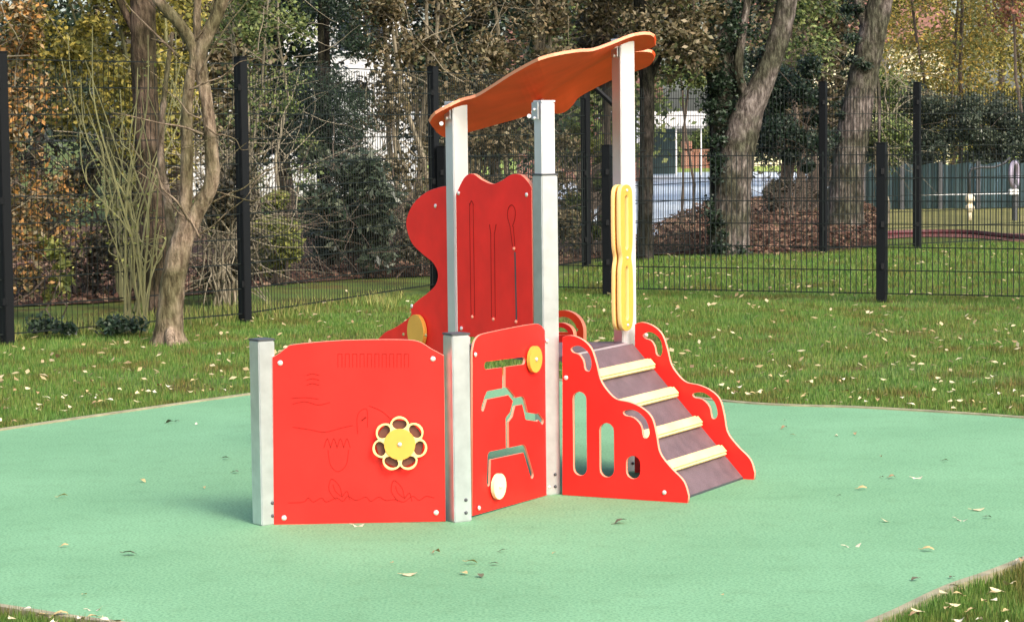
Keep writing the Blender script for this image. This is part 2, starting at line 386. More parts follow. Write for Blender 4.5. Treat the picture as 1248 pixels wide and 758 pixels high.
def limb(bm, L, Y, lump=.06, n=12):
    """L = (px, py, width_px[, dY]) along a limb, seen at distance Y"""
    pts = []; rad = []
    Q = crom([(p[0], p[1]) for p in L], 4, closed=False)
    for i, q in enumerate(Q):
        t = i / 4; k = min(int(t), len(L) - 2); f = t - k
        w = L[k][2] * (1 - f) + L[k + 1][2] * f
        dy = (L[k][3] if len(L[k]) > 3 else 0) * (1 - f) + (L[k + 1][3] if len(L[k + 1]) > 3 else 0) * f
        pts.append(at(q[0], q[1], Y + dy)); rad.append(w / 2 / FP * (Y + dy))
    add_tube(bm, pts, rad, n, lump=lump)
def twigs(bm, base, n, h, spread, r0, seed, fork=2, lean=(0, 0)):
    rr = random.Random(seed)
    for i in range(n):
        p = Vector(base) + Vector((rr.uniform(-.08, .08), rr.uniform(-.08, .08), 0)) * (spread + .4)
        d = Vector((rr.uniform(-spread, spread) + lean[0], rr.uniform(-spread, spread) * .7 + lean[1], 1)).normalized()
        L = h * rr.uniform(.55, 1.05); pts = [p]; k = 7
        for j in range(k):
            d = (d + Vector((rr.uniform(-.16, .16), rr.uniform(-.16, .16), rr.uniform(-.02, .12)))).normalized(); pts.append(pts[-1] + d * L / k)
        add_tube(bm, pts, [r0 * (1 - .8 * j / k) for j in range(k + 1)], 5)
        for f in range(fork):
            j = rr.randint(2, k - 1); q = pts[j]; e = (d + Vector((rr.uniform(-.8, .8), rr.uniform(-.5, .5), rr.uniform(-.1, .5)))).normalized(); pt = [q]
            for s in range(4):
                e = (e + Vector((rr.uniform(-.2, .2), rr.uniform(-.2, .2), rr.uniform(-.1, .15)))).normalized(); pt.append(pt[-1] + e * L * .1)
            add_tube(bm, pt, [r0 * .45 * (1 - .2 * s) for s in range(5)], 4)
def hang_twigs(bm, lo, hi, n, L, r, seed):
    rr = random.Random(seed)
    for i in range(n):
        p = Vector([rr.uniform(a, b_) for a, b_ in zip(lo, hi)]); d = Vector((rr.uniform(-1, 1), rr.uniform(-.4, .4), rr.uniform(-.7, .9))).normalized(); pt = [p]
        for s in range(6):
            d = (d + Vector((rr.uniform(-.3, .3), rr.uniform(-.3, .3), rr.uniform(-.25, .22)))).normalized(); pt.append(pt[-1] + d * L * rr.uniform(.1, .2))
        add_tube(bm, pt, [r * (1 - .13 * s) for s in range(7)], 4)

SEED = [100]
def shrub(name, px0, py0, px1, py1, Y, dep, n, leaf, m, label, cat, group=None, clumps=None, rad=.32, aspect=.55,
          stem=None, stems=5, nt_=60, twm=None, tw_r=.006):
    """shrub or tree crown filling a picture window at distance Y, with stems from the ground"""
    SEED[0] += 1; sd_ = SEED[0]
    a = at(px0, py1, Y); b_ = at(px1, py0, Y); lo = [a.x + rad * .6, Y - dep / 2, max(.15, a.z + rad * .4)]; hi = [b_.x - rad * .6, Y + dep / 2, b_.z - rad * .5]
    for k in range(3):
        if hi[k] < lo[k]: lo[k] = hi[k] = (lo[k] + hi[k]) / 2
    cx = (lo[0] + hi[0]) / 2
    root = empty(name, (cx, Y, 0), label, cat, group)
    vol = (hi[0] - lo[0] + rad) * (hi[2] - lo[2] + rad)
    clumps = clumps or max(5, int(vol * 9))
    n = int(n * 2.1); P = blob_points(lo, hi, n, int(clumps * 1.5), rad, sd_)
    leaf_obj('foliage', P, leaf, m, root, aspect=aspect, seed=sd_)
    bm = bmesh.new(); rr = random.Random(sd_)
    for i in range(stems):
        x = cx + (rr.uniform(lo[0], hi[0]) - cx) * .5; p = Vector((x, Y + rr.uniform(-.2, .2), -.02)); top = Vector((rr.uniform(lo[0], hi[0]), Y + rr.uniform(-dep, dep) * .3, hi[2] * rr.uniform(.8, 1)))
        k = 7; pts = [p.lerp(top, j / k) + (Vector((rr.uniform(-.07, .07), rr.uniform(-.07, .07), 0)) if j else Vector()) for j in range(k + 1)]
        r0 = (stem or .02) * rr.uniform(.7, 1.2); add_tube(bm, pts, [r0 * (1 - .7 * j / k) for j in range(k + 1)], 6)
    hang_twigs(bm, lo, hi, nt_, .9, tw_r, sd_)
    from_bm('stem', bm, twm or TWIGD, root)
    return root

# ------------------------------------------------------------------ the play unit
ANG = math.radians(60)
e = Vector((math.sin(ANG), -math.cos(ANG), 0))        # down the steps (30 degrees right of the viewer)
w = Vector((math.cos(ANG), math.sin(ANG), 0))         # along panel P2-P3-P4
v = Vector((-.5, math.sin(ANG), 0))                   # along P3-T
P1c = gnd(317, 641); P2c = gnd(554, 637); P3c = gnd(664, 604)
nR = Vector((.5, -.866, 0)); nL = Vector((-.866, -.5, 0))
AO, AI = .077, .064
cen = lambda corner, a=AO: Vector((corner.x, corner.y, 0)) - (nR + nL) * a / 2
P1, P2, P3 = cen(P1c), cen(P2c), cen(P3c)
wdir = (P3 - P2).normalized()
LEN = .745
P4 = P3 + wdir * LEN; 
T = Vector((at(557, 200, P4.y).x, P4.y - .02, 0))
root = empty('climbing_play_unit', (P3.x, P3.y, 0), 'red toddler climbing unit with orange roof, aluminium posts and steps on the green surface', 'play structure')
def post(name, c, z0, z1, a, m, parent, cap=None, nL=nL, nR=nR):
    bm = bmesh.new(); add_box(bm, c + Vector((0, 0, (z0 + z1) / 2)), (a, a, z1 - z0), ux=nL, bev=.004)
    o = from_bm(name, bm, m, parent)
    bm = bmesh.new(); add_box(bm, c + Vector((0, 0, z1 + .004)), (a + .004, a + .004, .008), ux=nL, bev=.002); from_bm('cap', bm, cap or DARKM, o)
    if z0 < .01:
        pl = Plane(c + nR * a / 2, -nL)
        for z in (.035, .085): bolt(pl, .012, z, o, .0, .007, m=DARKM)
    return o
def zat(c, py):  # height of picture row py over a ground point
    lo_, hi_ = 0, 4
    for _ in range(40):
        mid = (lo_ + hi_) / 2
        if proj((c.x, c.y, mid))[1] > py: lo_ = mid
        else: hi_ = mid
    return lo_
z1, z2, z3 = zat(P1, 415), zat(P2, 408), zat(P3, 214)
post('post', P1, 0, z1, AO - .005, ALUG, root, nL=Vector((-.80, -.60, 0)), nR=Vector((.60, -.80, 0))); post('post', P2, 0, z2, AO, ALUG, root); post('post', P3, 0, z3, AO, ALUG, root)
zT = zat(T, 126); z3i = zat(P3, 125); zP4 = zat(P4, 50)
post('post', P3 - (nR + nL) * .0, z3, z3i, AI, ALU, root, ALU); post('post', T, 0, zT, AO - .003, ALU, root, ALU); post('post', P4, 0, zP4, AO - .003, ALU, root, ALU)

# --- engraved panel between the two short posts
N1 = (P2 - P1).normalized(); pl1 = Plane(P1 + Vector((N1.y, -N1.x, 0)) * .012, N1)
o1 = pl1.pxs([(332.5, 435, 1), (341, 430), (349, 423.7), (358.5, 419.6), (409, 415), (456.6, 413.6), (498, 414), (513.6, 417.4), (526, 425), (541, 433, 1), (543, 634.5, 1), (334, 639, 1)])
p1 = board('engraved_panel', pl1, [crom(o1, 5)], .018, [RED, REDE], root)
bolts_px(pl1, [(341.7, 442), (527.6, 437), (346.3, 630.4), (531.5, 624)], p1, .009, .011)
def eng(L, wd=.0028, sub=4):
    bm = bmesh.new(); ribbon(bm, pl1, [pl1.px(*q) for q in crom(L, sub, closed=False)], wd, .009); from_bm('engraved_line', bm, REDD, p1)
eng([(352, 612), (370, 611), (376, 606), (382, 611), (392, 606), (398, 611), (410, 606), (418, 610), (424, 604), (434, 609), (446, 605), (452, 610), (462, 605), (470, 609), (482, 608), (492, 611), (503, 604), (511, 609), (519, 604), (529, 606)])
for (cx_, cy_) in ((411, 596), (487, 598)):
    eng([(cx_ - 2, cy_ + 12), (cx_ - 10, cy_), (cx_ - 7, cy_ - 13), (cx_ + 3, cy_ - 4), (cx_ + 6, cy_ + 9)]); eng([(cx_ - 5, cy_ - 6), (cx_ - 2, cy_ + 2), (cx_ + 5, cy_ + 8)])
    eng([(cx_ + 6, cy_ + 9), (cx_ + 12, cy_ + 2), (cx_ + 15, cy_ + 12)])
eng([(357, 520), (378, 523), (396, 526), (416, 521), (430, 518)]); eng([(357, 492), (372, 489), (388, 493), (402, 490)]); eng([(356, 485), (372, 484), (388, 486)])
eng([(450, 494), (466, 501), (480, 512), (492, 506)])
for y_ in (457, 463, 469): eng([(374, y_), (381, y_ - 2), (389, y_)])
for x_ in range(412, 500, 9):
    eng([(x_, 447), (x_, 431), (x_ + 5, 431), (x_ + 5, 447)], .0025, 1)
for x_ in (398, 406, 414, 422): eng([(x_ - 3, 545), (x_ + 1, 534), (x_ + 5, 545)], .003)
eng([(400, 548), (403, 566), (412, 574), (422, 566), (425, 548)], .0025)
eng([(436, 528), (436, 505), (447, 498), (448, 520)], .0025); eng([(441, 512), (446, 508)], .006)
# flower knob
fc = pl1.px(487.3, 539.5); RO = .107
def petal_outline(k=7, r0=.084, a=.023, n=140):
    return [((r0 + a * abs(math.cos(k * (t - PI / 2) / 2)) ** .8) * math.cos(t) + fc[0], (r0 + a * abs(math.cos(k * (t - PI / 2) / 2)) ** .8) * math.sin(t) + fc[1]) for t in [2 * PI * i / n for i in range(n)]]
holes = []
for i in range(7):
    t0 = PI / 2 + 2 * PI * i / 7
    ax = Vector((math.cos(t0), math.sin(t0))); sx = Vector((-ax.y, ax.x)); H = []
    for q in range(14):
        a = 2 * PI * q / 14; r_ = .077; H.append((fc[0] + ax.x * (r_ + .021 * math.sin(a)) + sx.x * .0285 * math.cos(a), fc[1] + ax.y * (r_ + .021 * math.sin(a)) + sx.y * .0285 * math.cos(a)))
    holes.append(H)
fl = board('flower_knob', pl1, [petal_outline()] + holes, .014, [YELE, YELE], p1, off=.034)
bm = bmesh.new(); add_disc(bm, pl1.w(*fc, .020), pl1.N, .090, .008, 30); from_bm('shadow_disc', bm, BRN, fl)  # dark disc standing in for the shadow behind the petal holes
bm = bmesh.new(); add_disc(bm, pl1.w(*fc, .0425), pl1.N, .060, .004, 30); from_bm('hub_disc', bm, YEL, fl)
bolt(pl1, *fc, fl, .045, .009)

# --- trike cut-out panel between P2 and P3
pl2 = Plane(P2 + Vector((wdir.y, -wdir.x, 0)) * .012, wdir)
c5 = lambda x, y: (560 + x / 3.03, 390 + y / 3.03)
o2 = pl2.pxs([(*c5(44, 118), 1), c5(52, 80), c5(68, 58), c5(95, 48), c5(180, 30), c5(265, 15), c5(292, 17), c5(312, 38), (*c5(331, 72), 1), (*c5(336, 641), 1), (*c5(44, 722), 1)])
me = plate_mesh([crom(o2, 5)], .010)
tmp = bpy.data.objects.new('tmp', me); link(tmp)
def capsule(a, b_, wa, wb):
    a = Vector(a); b_ = Vector(b_); d = (b_ - a); 
    if d.length < 1e-6: d = Vector((1, 0))
    t = math.atan2(d.y, d.x); P = []
    for k in range(9): q = t + PI / 2 + PI * k / 8; P.append((a.x + wa / 2 * math.cos(q), a.y + wa / 2 * math.sin(q)))
    for k in range(9): q = t - PI / 2 + PI * k / 8; P.append((b_.x + wb / 2 * math.cos(q), b_.y + wb / 2 * math.sin(q)))
    return P
tracks = [((94, 168), (232, 150), 30), ((160, 170), (160, 262), 26), ((100, 277), (172, 263), 32), ((94, 285), (82, 325), 24), ((176, 264), (196, 288), 24),
          ((200, 302), (228, 296), 32), ((198, 306), (188, 345), 28), ((188, 347), (172, 368), 28), ((172, 370), (173, 480), 26), ((232, 300), (244, 352), 28),
          ((244, 354), (282, 360), 30), ((285, 352), (302, 374), 24), ((108, 500), (232, 474), 32), ((106, 502), (103, 600), 28), ((236, 476), (264, 572), 28)]
cutters = []
for a, b_, wd in tracks:
    wd = wd / 3.03 / FP * P2.y; A = pl2.px(*c5(*a)); B = pl2.px(*c5(*b_)); Q = capsule(A, B, wd, wd)
    bm = bmesh.new(); lo_ = [bm.verts.new((x, y, -.03)) for x, y in Q]; hi_ = [bm.verts.new((x, y, .03)) for x, y in Q]
    bm.faces.new(lo_[::-1]); bm.faces.new(hi_)
    for k in range(len(Q)): bm.faces.new((lo_[k], lo_[(k + 1) % len(Q)], hi_[(k + 1) % len(Q)], hi_[k]))
    cm = bpy.data.meshes.new('tmpc'); bm.to_mesh(cm); bm.free(); co = link(bpy.data.objects.new('tmpc', cm)); cutters.append(co)
    md = tmp.modifiers.new('b', 'BOOLEAN'); md.operation = 'DIFFERENCE'; md.solver = 'EXACT'; md.object = co
dg = bpy.context.evaluated_depsgraph_get(); me2 = bpy.data.meshes.new_from_object(tmp.evaluated_get(dg))
bpy.data.objects.remove(tmp)
for co in cutters: bpy.data.objects.remove(co)
me2.materials.clear(); me2.transform(pl2.mat); me2.materials.append(RED); me2.materials.append(REDE)
for f in me2.polygons: f.material_index = 0 if abs(f.normal.dot(pl2.N)) > .9 else 1
p2 = place('cut_out_panel', me2, root)
bolts_px(pl2, [(576.5, 432), (664, 415.5), (581, 618.5), (667, 593)], p2, .009, .010)
for (x, y), m_, r_ in (((646.3, 437.5), YEL, .054), ((602.3, 592), YPA, .051)):
    bm = bmesh.new(); a, z = pl2.px(x, y); add_disc(bm, pl2.w(a, z, .020), pl2.N, r_, .014, 32)
    d_ = from_bm('sliding_disc', bm, m_, p2); bolt(pl2, a, z, d_, .027, .009, m=STEEL)

# --- tall wavy panel between P3 and T
vd = (T - P3).normalized(); off3 = Vector((vd.y, -vd.x, 0))
pl3 = Plane(T - off3 * (.030) * (1 if off3.y < 0 else -1) * -1, -vd)
c6 = lambda x, y: (480 + x / 3.445, 200 + y / 3.445)
o3 = pl3.pxs([(*c6(268, 128), 1), c6(285, 90), c6(308, 52), c6(338, 41), c6(375, 66), c6(420, 84), c6(460, 70), c6(498, 46), c6(535, 44), c6(565, 68), (*c6(586, 100), 1), (*c6(592, 740), 1), (*c6(276, 722), 1)])
p3 = board('wavy_panel', pl3, [crom(o3, 5)], .018, [REDB, REDE], root)
bolts_px(pl3, [(561.5, 235.5), (644.5, 237.5), (565, 400), (646, 404)], p3, .009, .010)
def eng3(L, wd=.004, sub=4):
    bm = bmesh.new(); ribbon(bm, pl3, [pl3.px(*q) for q in crom(L, sub, closed=False)], wd, .009); from_bm('engraved_line', bm, REDD, p3)
for xo in (-2, 2.5): eng3([(576.5 + xo, 248), (577.5 + xo, 320), (578.5 + xo, 384)], .0035); eng3([(602.5 + xo, 284), (603.5 + xo, 386)], .0035)
eng3([(599, 274), (600.5, 285)]); eng3([(607, 274), (605, 285)])
eng3([(575, 250), (577, 245), (579.5, 250)])
eng3([(624, 276), (621, 264), (622, 254), (626, 250), (630, 255), (630, 266), (627, 276)], .003); eng3([(624, 276), (627, 300)], .003); eng3([(628, 276), (630, 300)], .003)
bm = bmesh.new(); ribbon(bm, pl3, [pl3.px(630, 308), pl3.px(632, 392)], .010, .009, .0016); from_bm('slot', bm, DARKM, p3)
for x, y in ((578.7, 386), (604.3, 389), (632, 392), (629.6, 303)): bolt(pl3, *pl3.px(x, y), p3, .0105, .008, name='stop_knob', m=REDE)

# --- curved slide side board (continues behind T) with yellow disc
pl4 = Plane(T - off3 * .0, -vd)
c6l = [(*c6(262, 92), 1), c6(225, 93), c6(190, 100), c6(140, 120), c6(90, 165), c6(62, 225), c6(62, 275), c6(85, 335), c6(130, 380), c6(172, 415), c6(192, 460), c6(183, 505), c6(150, 540), c6(110, 570), c6(80, 602), c6(78, 635), c6(40, 668), c6(0, 692), c6(-40, 715)]
o4 = pl4.pxs(c6l)
tl, zl = o4[-1][0], o4[-1][1]
o4 += [(tl - .25, zl - .14), (tl - .5, zl - .33), (tl - .66, .06, 1), (tl - .62, .0, 1), (tl - .3, .0, 1), (-.10, .38, 1), (pl4.px(*c6(262, 400))[0], .40, 1)]
p4 = board('curved_side_board', pl4, [crom(o4, 5)], .018, [REDB, REDE], root)
bolts_px(pl4, [(533.3, 251), (504.5, 373)], p4, .009, .010)
bm = bmesh.new(); a, z = pl4.px(513.4, 404); add_disc(bm, pl4.w(a, z, .022), pl4.N, .078, .018, 36)
dd_ = from_bm('yellow_disc', bm, YEL, p4)
for x_, y_ in ((499.5, 407), (527, 408)): bolt(pl4, *pl4.px(x_, y_), dd_, .031, .008, m=mat('dull_bolt', (.35, .30, .12), .5) if 'dull_bolt' not in MATS else MATS['dull_bolt'])

# --- deck, steps, step sides
ZD = .572
tri = [P3 + Vector((0, -.01, 0)), P4 + Vector((.02, 0, 0)), T]
bm = bmesh.new()
for zz in (ZD - .03, ZD):
    pass
lo_ = [bm.verts.new((p.x, p.y, ZD - .03)) for p in tri]; hi_ = [bm.verts.new((p.x, p.y, ZD)) for p in tri]
bm.faces.new(lo_[::-1]); bm.faces.new(hi_)
for k in range(3): bm.faces.new((lo_[k], lo_[(k + 1) % 3], hi_[(k + 1) % 3], hi_[k]))
from_bm('deck', bm, RISER, root)
ed = Vector((wdir.y, -wdir.x, 0))                       # down the steps
sA = gnd(689, 603); sB = gnd(839.5, 612.5)
dS = Vector((sB.x - sA.x, sB.y - sA.y, 0)).normalized()
plF = Plane(sA, dS)
oF = plF.pxs([(686.5, 602.5, 1), (686.5, 411, 1), (696, 408.5), (709.5, 413), (721, 424), (727.6, 442.5), (732.5, 462), (740.8, 475.5), (752, 486), (768.8, 490), (783.6, 497), (795, 508.5), (800.5, 528), (805, 551), (818, 569), (834, 586), (840, 604, 1), (839, 612.5, 1)])
def cap_px(pl, x0, x1, y0, y1):
    a0, zt = pl.px((x0 + x1) / 2, y0); _, zb = pl.px((x0 + x1) / 2, y1); aw = abs(pl.px(x1, y0)[0] - pl.px(x0, y0)[0]); r_ = aw / 2
    return capsule((a0, zb + r_), (a0, zt - r_), aw, aw)
cres1 = [(697, 424), (704, 421), (711, 423), (719, 431), (722, 443), (719.5, 452), (714, 450), (712, 440), (707, 432), (699, 429)]
cres2 = [(760.6, 501), (770, 499), (779, 502), (788.6, 512), (792.5, 526), (790, 533), (785, 532), (782, 518), (773, 508.5), (763, 506)]
hF = [cap_px(plF, 699, 715.5, 477, 579), cap_px(plF, 731.5, 749, 515, 581), cap_px(plF, 764, 781, 555, 583), crom(plF.pxs(cres1), 3), crom(plF.pxs(cres2), 3)]
pF = board('step_side_board', plF, [crom(oF, 5)] + hF, .018, [RED, REDE], root)
bolts_px(plF, [(691, 460), (810.7, 599.5)], pF, .009, .010)
# far side board: the same shape moved by the stair width
endB = gnd(920, 584); shift = Vector((endB.x - sB.x, endB.y - sB.y, 0))
plG = Plane(plF.O + shift, dS)
pG = board('step_side_board', plG, [crom(oF, 5), hF[3], hF[4]], .018, [RED, REDE], root)
for x, y in ((691, 460), (810.7, 599.5), (701, 425)):
    a, z = plF.px(x, y); bolt(plG, a, z, pG, .009, .010)
sw = shift.length; su = shift.normalized()
print('stair width', sw, 'P', P1, P2, P3, P4, T, 'zd', z1, z2, z3, zT, z3i, zP4)
s_end = plF.px(838, 612)[0]; s0 = .07
perp = Vector((su.y, -su.x, 0)); plI = Plane(plG.O + plG.N * .010, dS)
gA = Vector(plI.px(909, 586)); gB = Vector(plI.px(768.8, 416)); gd = (gB - gA).normalized()
gA = gA - gd * (gA.y / gd.y); gB = gA + gd * ((ZD - gA.y) / gd.y)
def rampw(sz, t=.5, up=0.0):   # point on the ramp: sz in board coordinates, t across the width
    n_ = Vector((gd.y, -gd.x)) ; n_ = n_ if n_.y > 0 else -n_
    return plG.O + dS * (sz.x + n_.x * up) - shift * t + Vector((0, 0, sz.y + n_.y * up))
d3 = (rampw(gB) - rampw(gA)).normalized(); n3 = su.cross(d3); n3 = n3 if n3.z > 0 else -n3
bm = bmesh.new(); q0, q1 = rampw(gA), rampw(gB); add_box(bm, (q0 + q1) / 2 - n3 * .009 + Vector((0, 0, .002)), ((q1 - q0).length - .012, sw - .020, .018), ux=d3, uy=su, uz=n3, bev=.002)
from_bm('ramp', bm, RISER, root)
for x_, y_ in ((797.8, 450.8), (827.5, 483.7), (857.8, 518.4), (887.5, 553)):
    k_ = (Vector(plI.px(x_, y_)) - gA).dot(gd); bm = bmesh.new()
    c = rampw(gA + gd * (k_ + .026)) + n3 * .016
    add_box(bm, c, (.052, sw - .045, .028), ux=d3, uy=su, uz=n3, bev=.009); from_bm('batten', bm, TREAD, root)
sf = plF.px(*proj(rampw(gB, 1)))[0]
# nosing strip of the deck + front deck filler
bm = bmesh.new()
c = plF.O + dS * (sf / 2 - .02) + shift * .5 + Vector((0, 0, ZD - .008)); add_box(bm, c, (max(.02, sf + .02), sw - .022, .016), ux=dS, bev=.003); from_bm('landing_board', bm, RISER, root)
bm = bmesh.new(); c = plF.O + dS * (sf - .003) + shift * .5 + Vector((0, 0, ZD - .004)); add_box(bm, c, (.006, sw - .03, .012), ux=dS); from_bm('nosing', bm, ALU, root)
# bottom batten
bm = bmesh.new(); add_box(bm, rampw(gA) - dS * .02 + Vector((0, 0, .004)), (.03, sw - .02, .010), ux=perp, uy=su); from_bm('ground_batten', bm, DARKM, root)

# --- yellow double-loop grip on P4
plH = Plane(P4 + ed * .050 - wdir * .0, wdir)
def loop8(cx_, z0, z1_, wd):
    zm = (z0 + z1_) / 2; h = (z1_ - z0) / 2; P = []
    for s_, zc in ((1, (zm + z1_) / 2), (-1, (zm + z0) / 2)):
        pass
    L = [(cx_, z1_), (cx_ + wd * .42, z1_ - .02), (cx_ + wd * .5, z1_ - .10), (cx_ + wd * .48, zm + .06), (cx_ + wd * .36, zm), (cx_ + wd * .48, zm - .06), (cx_ + wd * .5, z0 + .10), (cx_ + wd * .4, z0 + .02),
         (cx_, z0), (cx_ - wd * .4, z0 + .02), (cx_ - wd * .5, z0 + .10), (cx_ - wd * .48, zm - .06), (cx_ - wd * .36, zm), (cx_ - wd * .48, zm + .06), (cx_ - wd * .5, z1_ - .10), (cx_ - wd * .42, z1_ - .02)]
    return crom(L, 4)
a_r = plH.px(769, 300)[0]; a_l = plH.px(754, 300)[0]; zt8 = plH.px(762, 225)[1]; zb8 = plH.px(762, 403)[1]; zm8 = (zt8 + zb8) / 2; ac = (a_r + a_l) / 2; wd8 = abs(a_r - a_l)
gh = [capsule((ac, zm8 + .05), (ac, zt8 - .06), .030, .030), capsule((ac, zm8 - .05), (ac, zb8 + .06), .030, .030)]
gr = board('hand_grip', plH, [loop8(ac, zb8, zt8, wd8)] + gh, .020, [YEL, YELE], root)
plH2 = plH.shifted(-.028)
g2_ = board('hand_grip', plH2, [loop8(ac, zb8, zt8, wd8)] + gh, .018, [YEL, YELE], root)
for zz in (zt8 - .025, zb8 + .025, zm8): bolt(plH, ac, zz, gr, .010, .007)

# --- slide behind: far side board with grab arch, chute
plS = Plane(P4 + Vector((-.05, .02, 0)), -vd)
def arch(pl, cx_, cy_, rx, ry, th, base):
    pts = [(cx_ - rx, base, 1)] + [(cx_ - rx * math.cos(a), cy_ - ry * math.sin(a)) for a in [PI * k / 12 for k in range(13)]] + [(cx_ + rx, base, 1)]
    pin = [(cx_ - (rx - th) * math.cos(a), cy_ - (ry - th) * math.sin(a)) for a in [PI * k / 12 for k in range(13)]] 
    return pl.pxs(pts), pl.pxs(pin)
oa, ia = arch(plS, 688, 404, 25, 26, 8, 425)
board('grab_arch', plS, [crom(oa, 2), crom([(p[0], p[1]) for p in ia], 2)], .018, [ORG, ORGE], root)
plS2 = plS.shifted(.10)
oa, ia = arch(plS2, 684, 408, 17, 15, 6, 425)
board('grab_arch', plS2, [crom(oa, 2), crom([(p[0], p[1]) for p in ia], 2)], .018, [REDB, ORGE], root)

# --- roof: three boards on one slope through the post tops
TT, T3, T4 = Vector((T.x, T.y, zT)), Vector((P3.x, P3.y, z3i)), Vector((P4.x, P4.y, zP4))
rn = (T3 - TT).cross(T4 - TT).normalized(); rn = rn if rn.z > 0 else -rn
def roof_board(name, L, lift=0.0, tilt=0.0, axis=None, pivot=None, th=.015):
    O = TT + rn * (.008 + lift); nn = rn
    if tilt:
        Rm = Matrix.Rotation(tilt, 3, axis.normalized()); nn = Rm @ rn; O = pivot + nn * (.008 + lift)
    U = Vector((1, 0, 0)); U = (U - nn * U.dot(nn)).normalized(); V = nn.cross(U)
    pts = []
    for p in L:
        q = on_plane(p[0], p[1], O, nn) - O; pts.append((q.dot(U), q.dot(V), *p[2:]))
    me = plate_mesh([crom(pts, 5)], th); mt = Matrix(((U.x, V.x, nn.x, O.x), (U.y, V.y, nn.y, O.y), (U.z, V.z, nn.z, O.z), (0, 0, 0, 1))); me.transform(mt)
    me.materials.append(ORG); me.materials.append(ORGE)
    for f in me.polygons: f.material_index = 0 if abs(f.normal.dot(nn)) > .9 else 1
    return place(name, me, root)
def resample(L, n):
    P = crom([(p[0], p[1]) for p in L], 6, closed=False); D = []
    for i in range(len(P)):
        t = min(i / 6, len(L) - 1); k = min(int(t), len(L) - 2); D.append(lerp_(L[k][2], L[k + 1][2], t - k))
    l = [0]
    for p, q in zip(P, P[1:]): l.append(l[-1] + math.hypot(p[0] - q[0], p[1] - q[1]))
    out = []; j = 0
    for i in range(n):
        x = l[-1] * i / (n - 1)
        while j < len(l) - 2 and l[j + 1] < x: j += 1
        f = (x - l[j]) / (l[j + 1] - l[j] + 1e-9); out.append(at(lerp_(P[j][0], P[j + 1][0], f), lerp_(P[j][1], P[j + 1][1], f), lerp_(D[j], D[j + 1], f)))
    return out
def lerp_(a, b_, t): return a + (b_ - a) * t
def shell(name, near, far, n=48, m_=6):
    """gently curved roof board between its front edge and its rear edge"""
    A, B = resample(near, n), resample(far, n); bm = bmesh.new()
    G_ = [[bm.verts.new(a.lerp(b_, j / m_)) for j in range(m_ + 1)] for a, b_ in zip(A, B)]
    for i in range(n - 1):
        for j in range(m_): bm.faces.new((G_[i][j], G_[i + 1][j], G_[i + 1][j + 1], G_[i][j + 1]))
    bmesh.ops.recalc_face_normals(bm, faces=bm.faces)
    if sum(f.normal.z for f in bm.faces) < 0: bmesh.ops.reverse_faces(bm, faces=bm.faces)
    nf = len(bm.faces); bmesh.ops.solidify(bm, geom=bm.faces[:], thickness=.013)
    bm.faces.ensure_lookup_table(); bm.normal_update(); av = Vector((0, 0, 0))
    for f in bm.faces: av += f.normal * f.calc_area() * (1 if f.normal.z > 0 else -1)
    av.normalize()
    for f in bm.faces: f.material_index = 0 if abs(f.normal.dot(av)) > .45 else 1
    o = from_bm(name, bm, [ORG, ORGE], root); return o
DT = T.y; DN = DT - .10
shell('roof_board', [(526, 152, DN + .2), (522, 146, DN + .1), (530, 136, DN + .03), (545, 128, DN), (562, 120, DN), (580, 115, DN - .05), (600, 103, DN - .2), (625, 87, DN - .4), (655, 71, DN - .6), (680, 64, DN - .6), (705, 60, DN - .5), (722, 59, DN - .35), (745, 51, DN - .12), (768, 42, DN), (785, 39, DN), (797, 41, DN + .04), (800, 49, DN + .12)],
      [(532, 162, DN + .35), (538, 165, DN + .45), (552, 163, DN + .55), (572, 158, DN + .62), (600, 150, DN + .66), (636, 140, DN + .66), (652, 133, DN + .6), (662, 118, DN + .5), (676, 106, DN + .45), (705, 88, DN + .42), (742, 67, DN + .40), (766, 61, DN + .38), (782, 59, DN + .35), (794, 56, DN + .25), (799, 53, DN + .2)])
shell('roof_board', [(657, 121, DN + .49), (664, 113, DN + .46), (676, 104, DN + .44), (705, 87, DN + .42), (742, 66, DN + .40), (766, 61, DN + .39), (786, 60, DN + .38), (796, 62, DN + .4), (799, 67, DN + .45)],
      [(661, 126, DN + .6), (668, 132, DN + .75), (677, 136, DN + .85), (687, 134, DN + .9), (695, 127, DN + .9), (703, 117, DN + .9), (720, 107, DN + .9), (740, 97, DN + .88), (754, 91, DN + .82), (775, 84, DN + .75), (790, 78, DN + .65), (797, 73, DN + .55)])
# riser plate from the front post up to the roof
bm = bmesh.new(); c = P3 + Vector((-.004, .045, 0)); add_tube(bm, [P3 + Vector((0, .02, z3i - .03)), at(660, 124, DN + .52)], .016, 8); from_bm('roof_strut', bm, ALUG, root)
# brackets joining posts and roof
for (p, zz) in ((T, zT), (P3, z3i), (P4, zP4)):
    bm = bmesh.new(); c = p + nL * (AI / 2 + .012) + Vector((0, 0, zz - .035)); add_box(bm, c, (.004, .05, .07), ux=nL, bev=.001)
    br = from_bm('roof_bracket', bm, ALUG, root)
    for dz in (-.02, .015): bolt(Plane(p + nL * (AI / 2 + .014), nR), 0, zz - .045 + dz, br, 0, .008)
for x, y in ((541, 132), (538, 151), (559, 143), (645, 142), (650, 137), (751, 57)):
    q = at(x, y, DT + (-.06 if x < 560 and y < 135 else .0 if x < 600 else -.3 if x < 700 else -.04)); bm = bmesh.new(); add_disc(bm, q, Vector((0, -1, .2)), .009, .012, 10); from_bm('bolt', bm, STEEL, root)

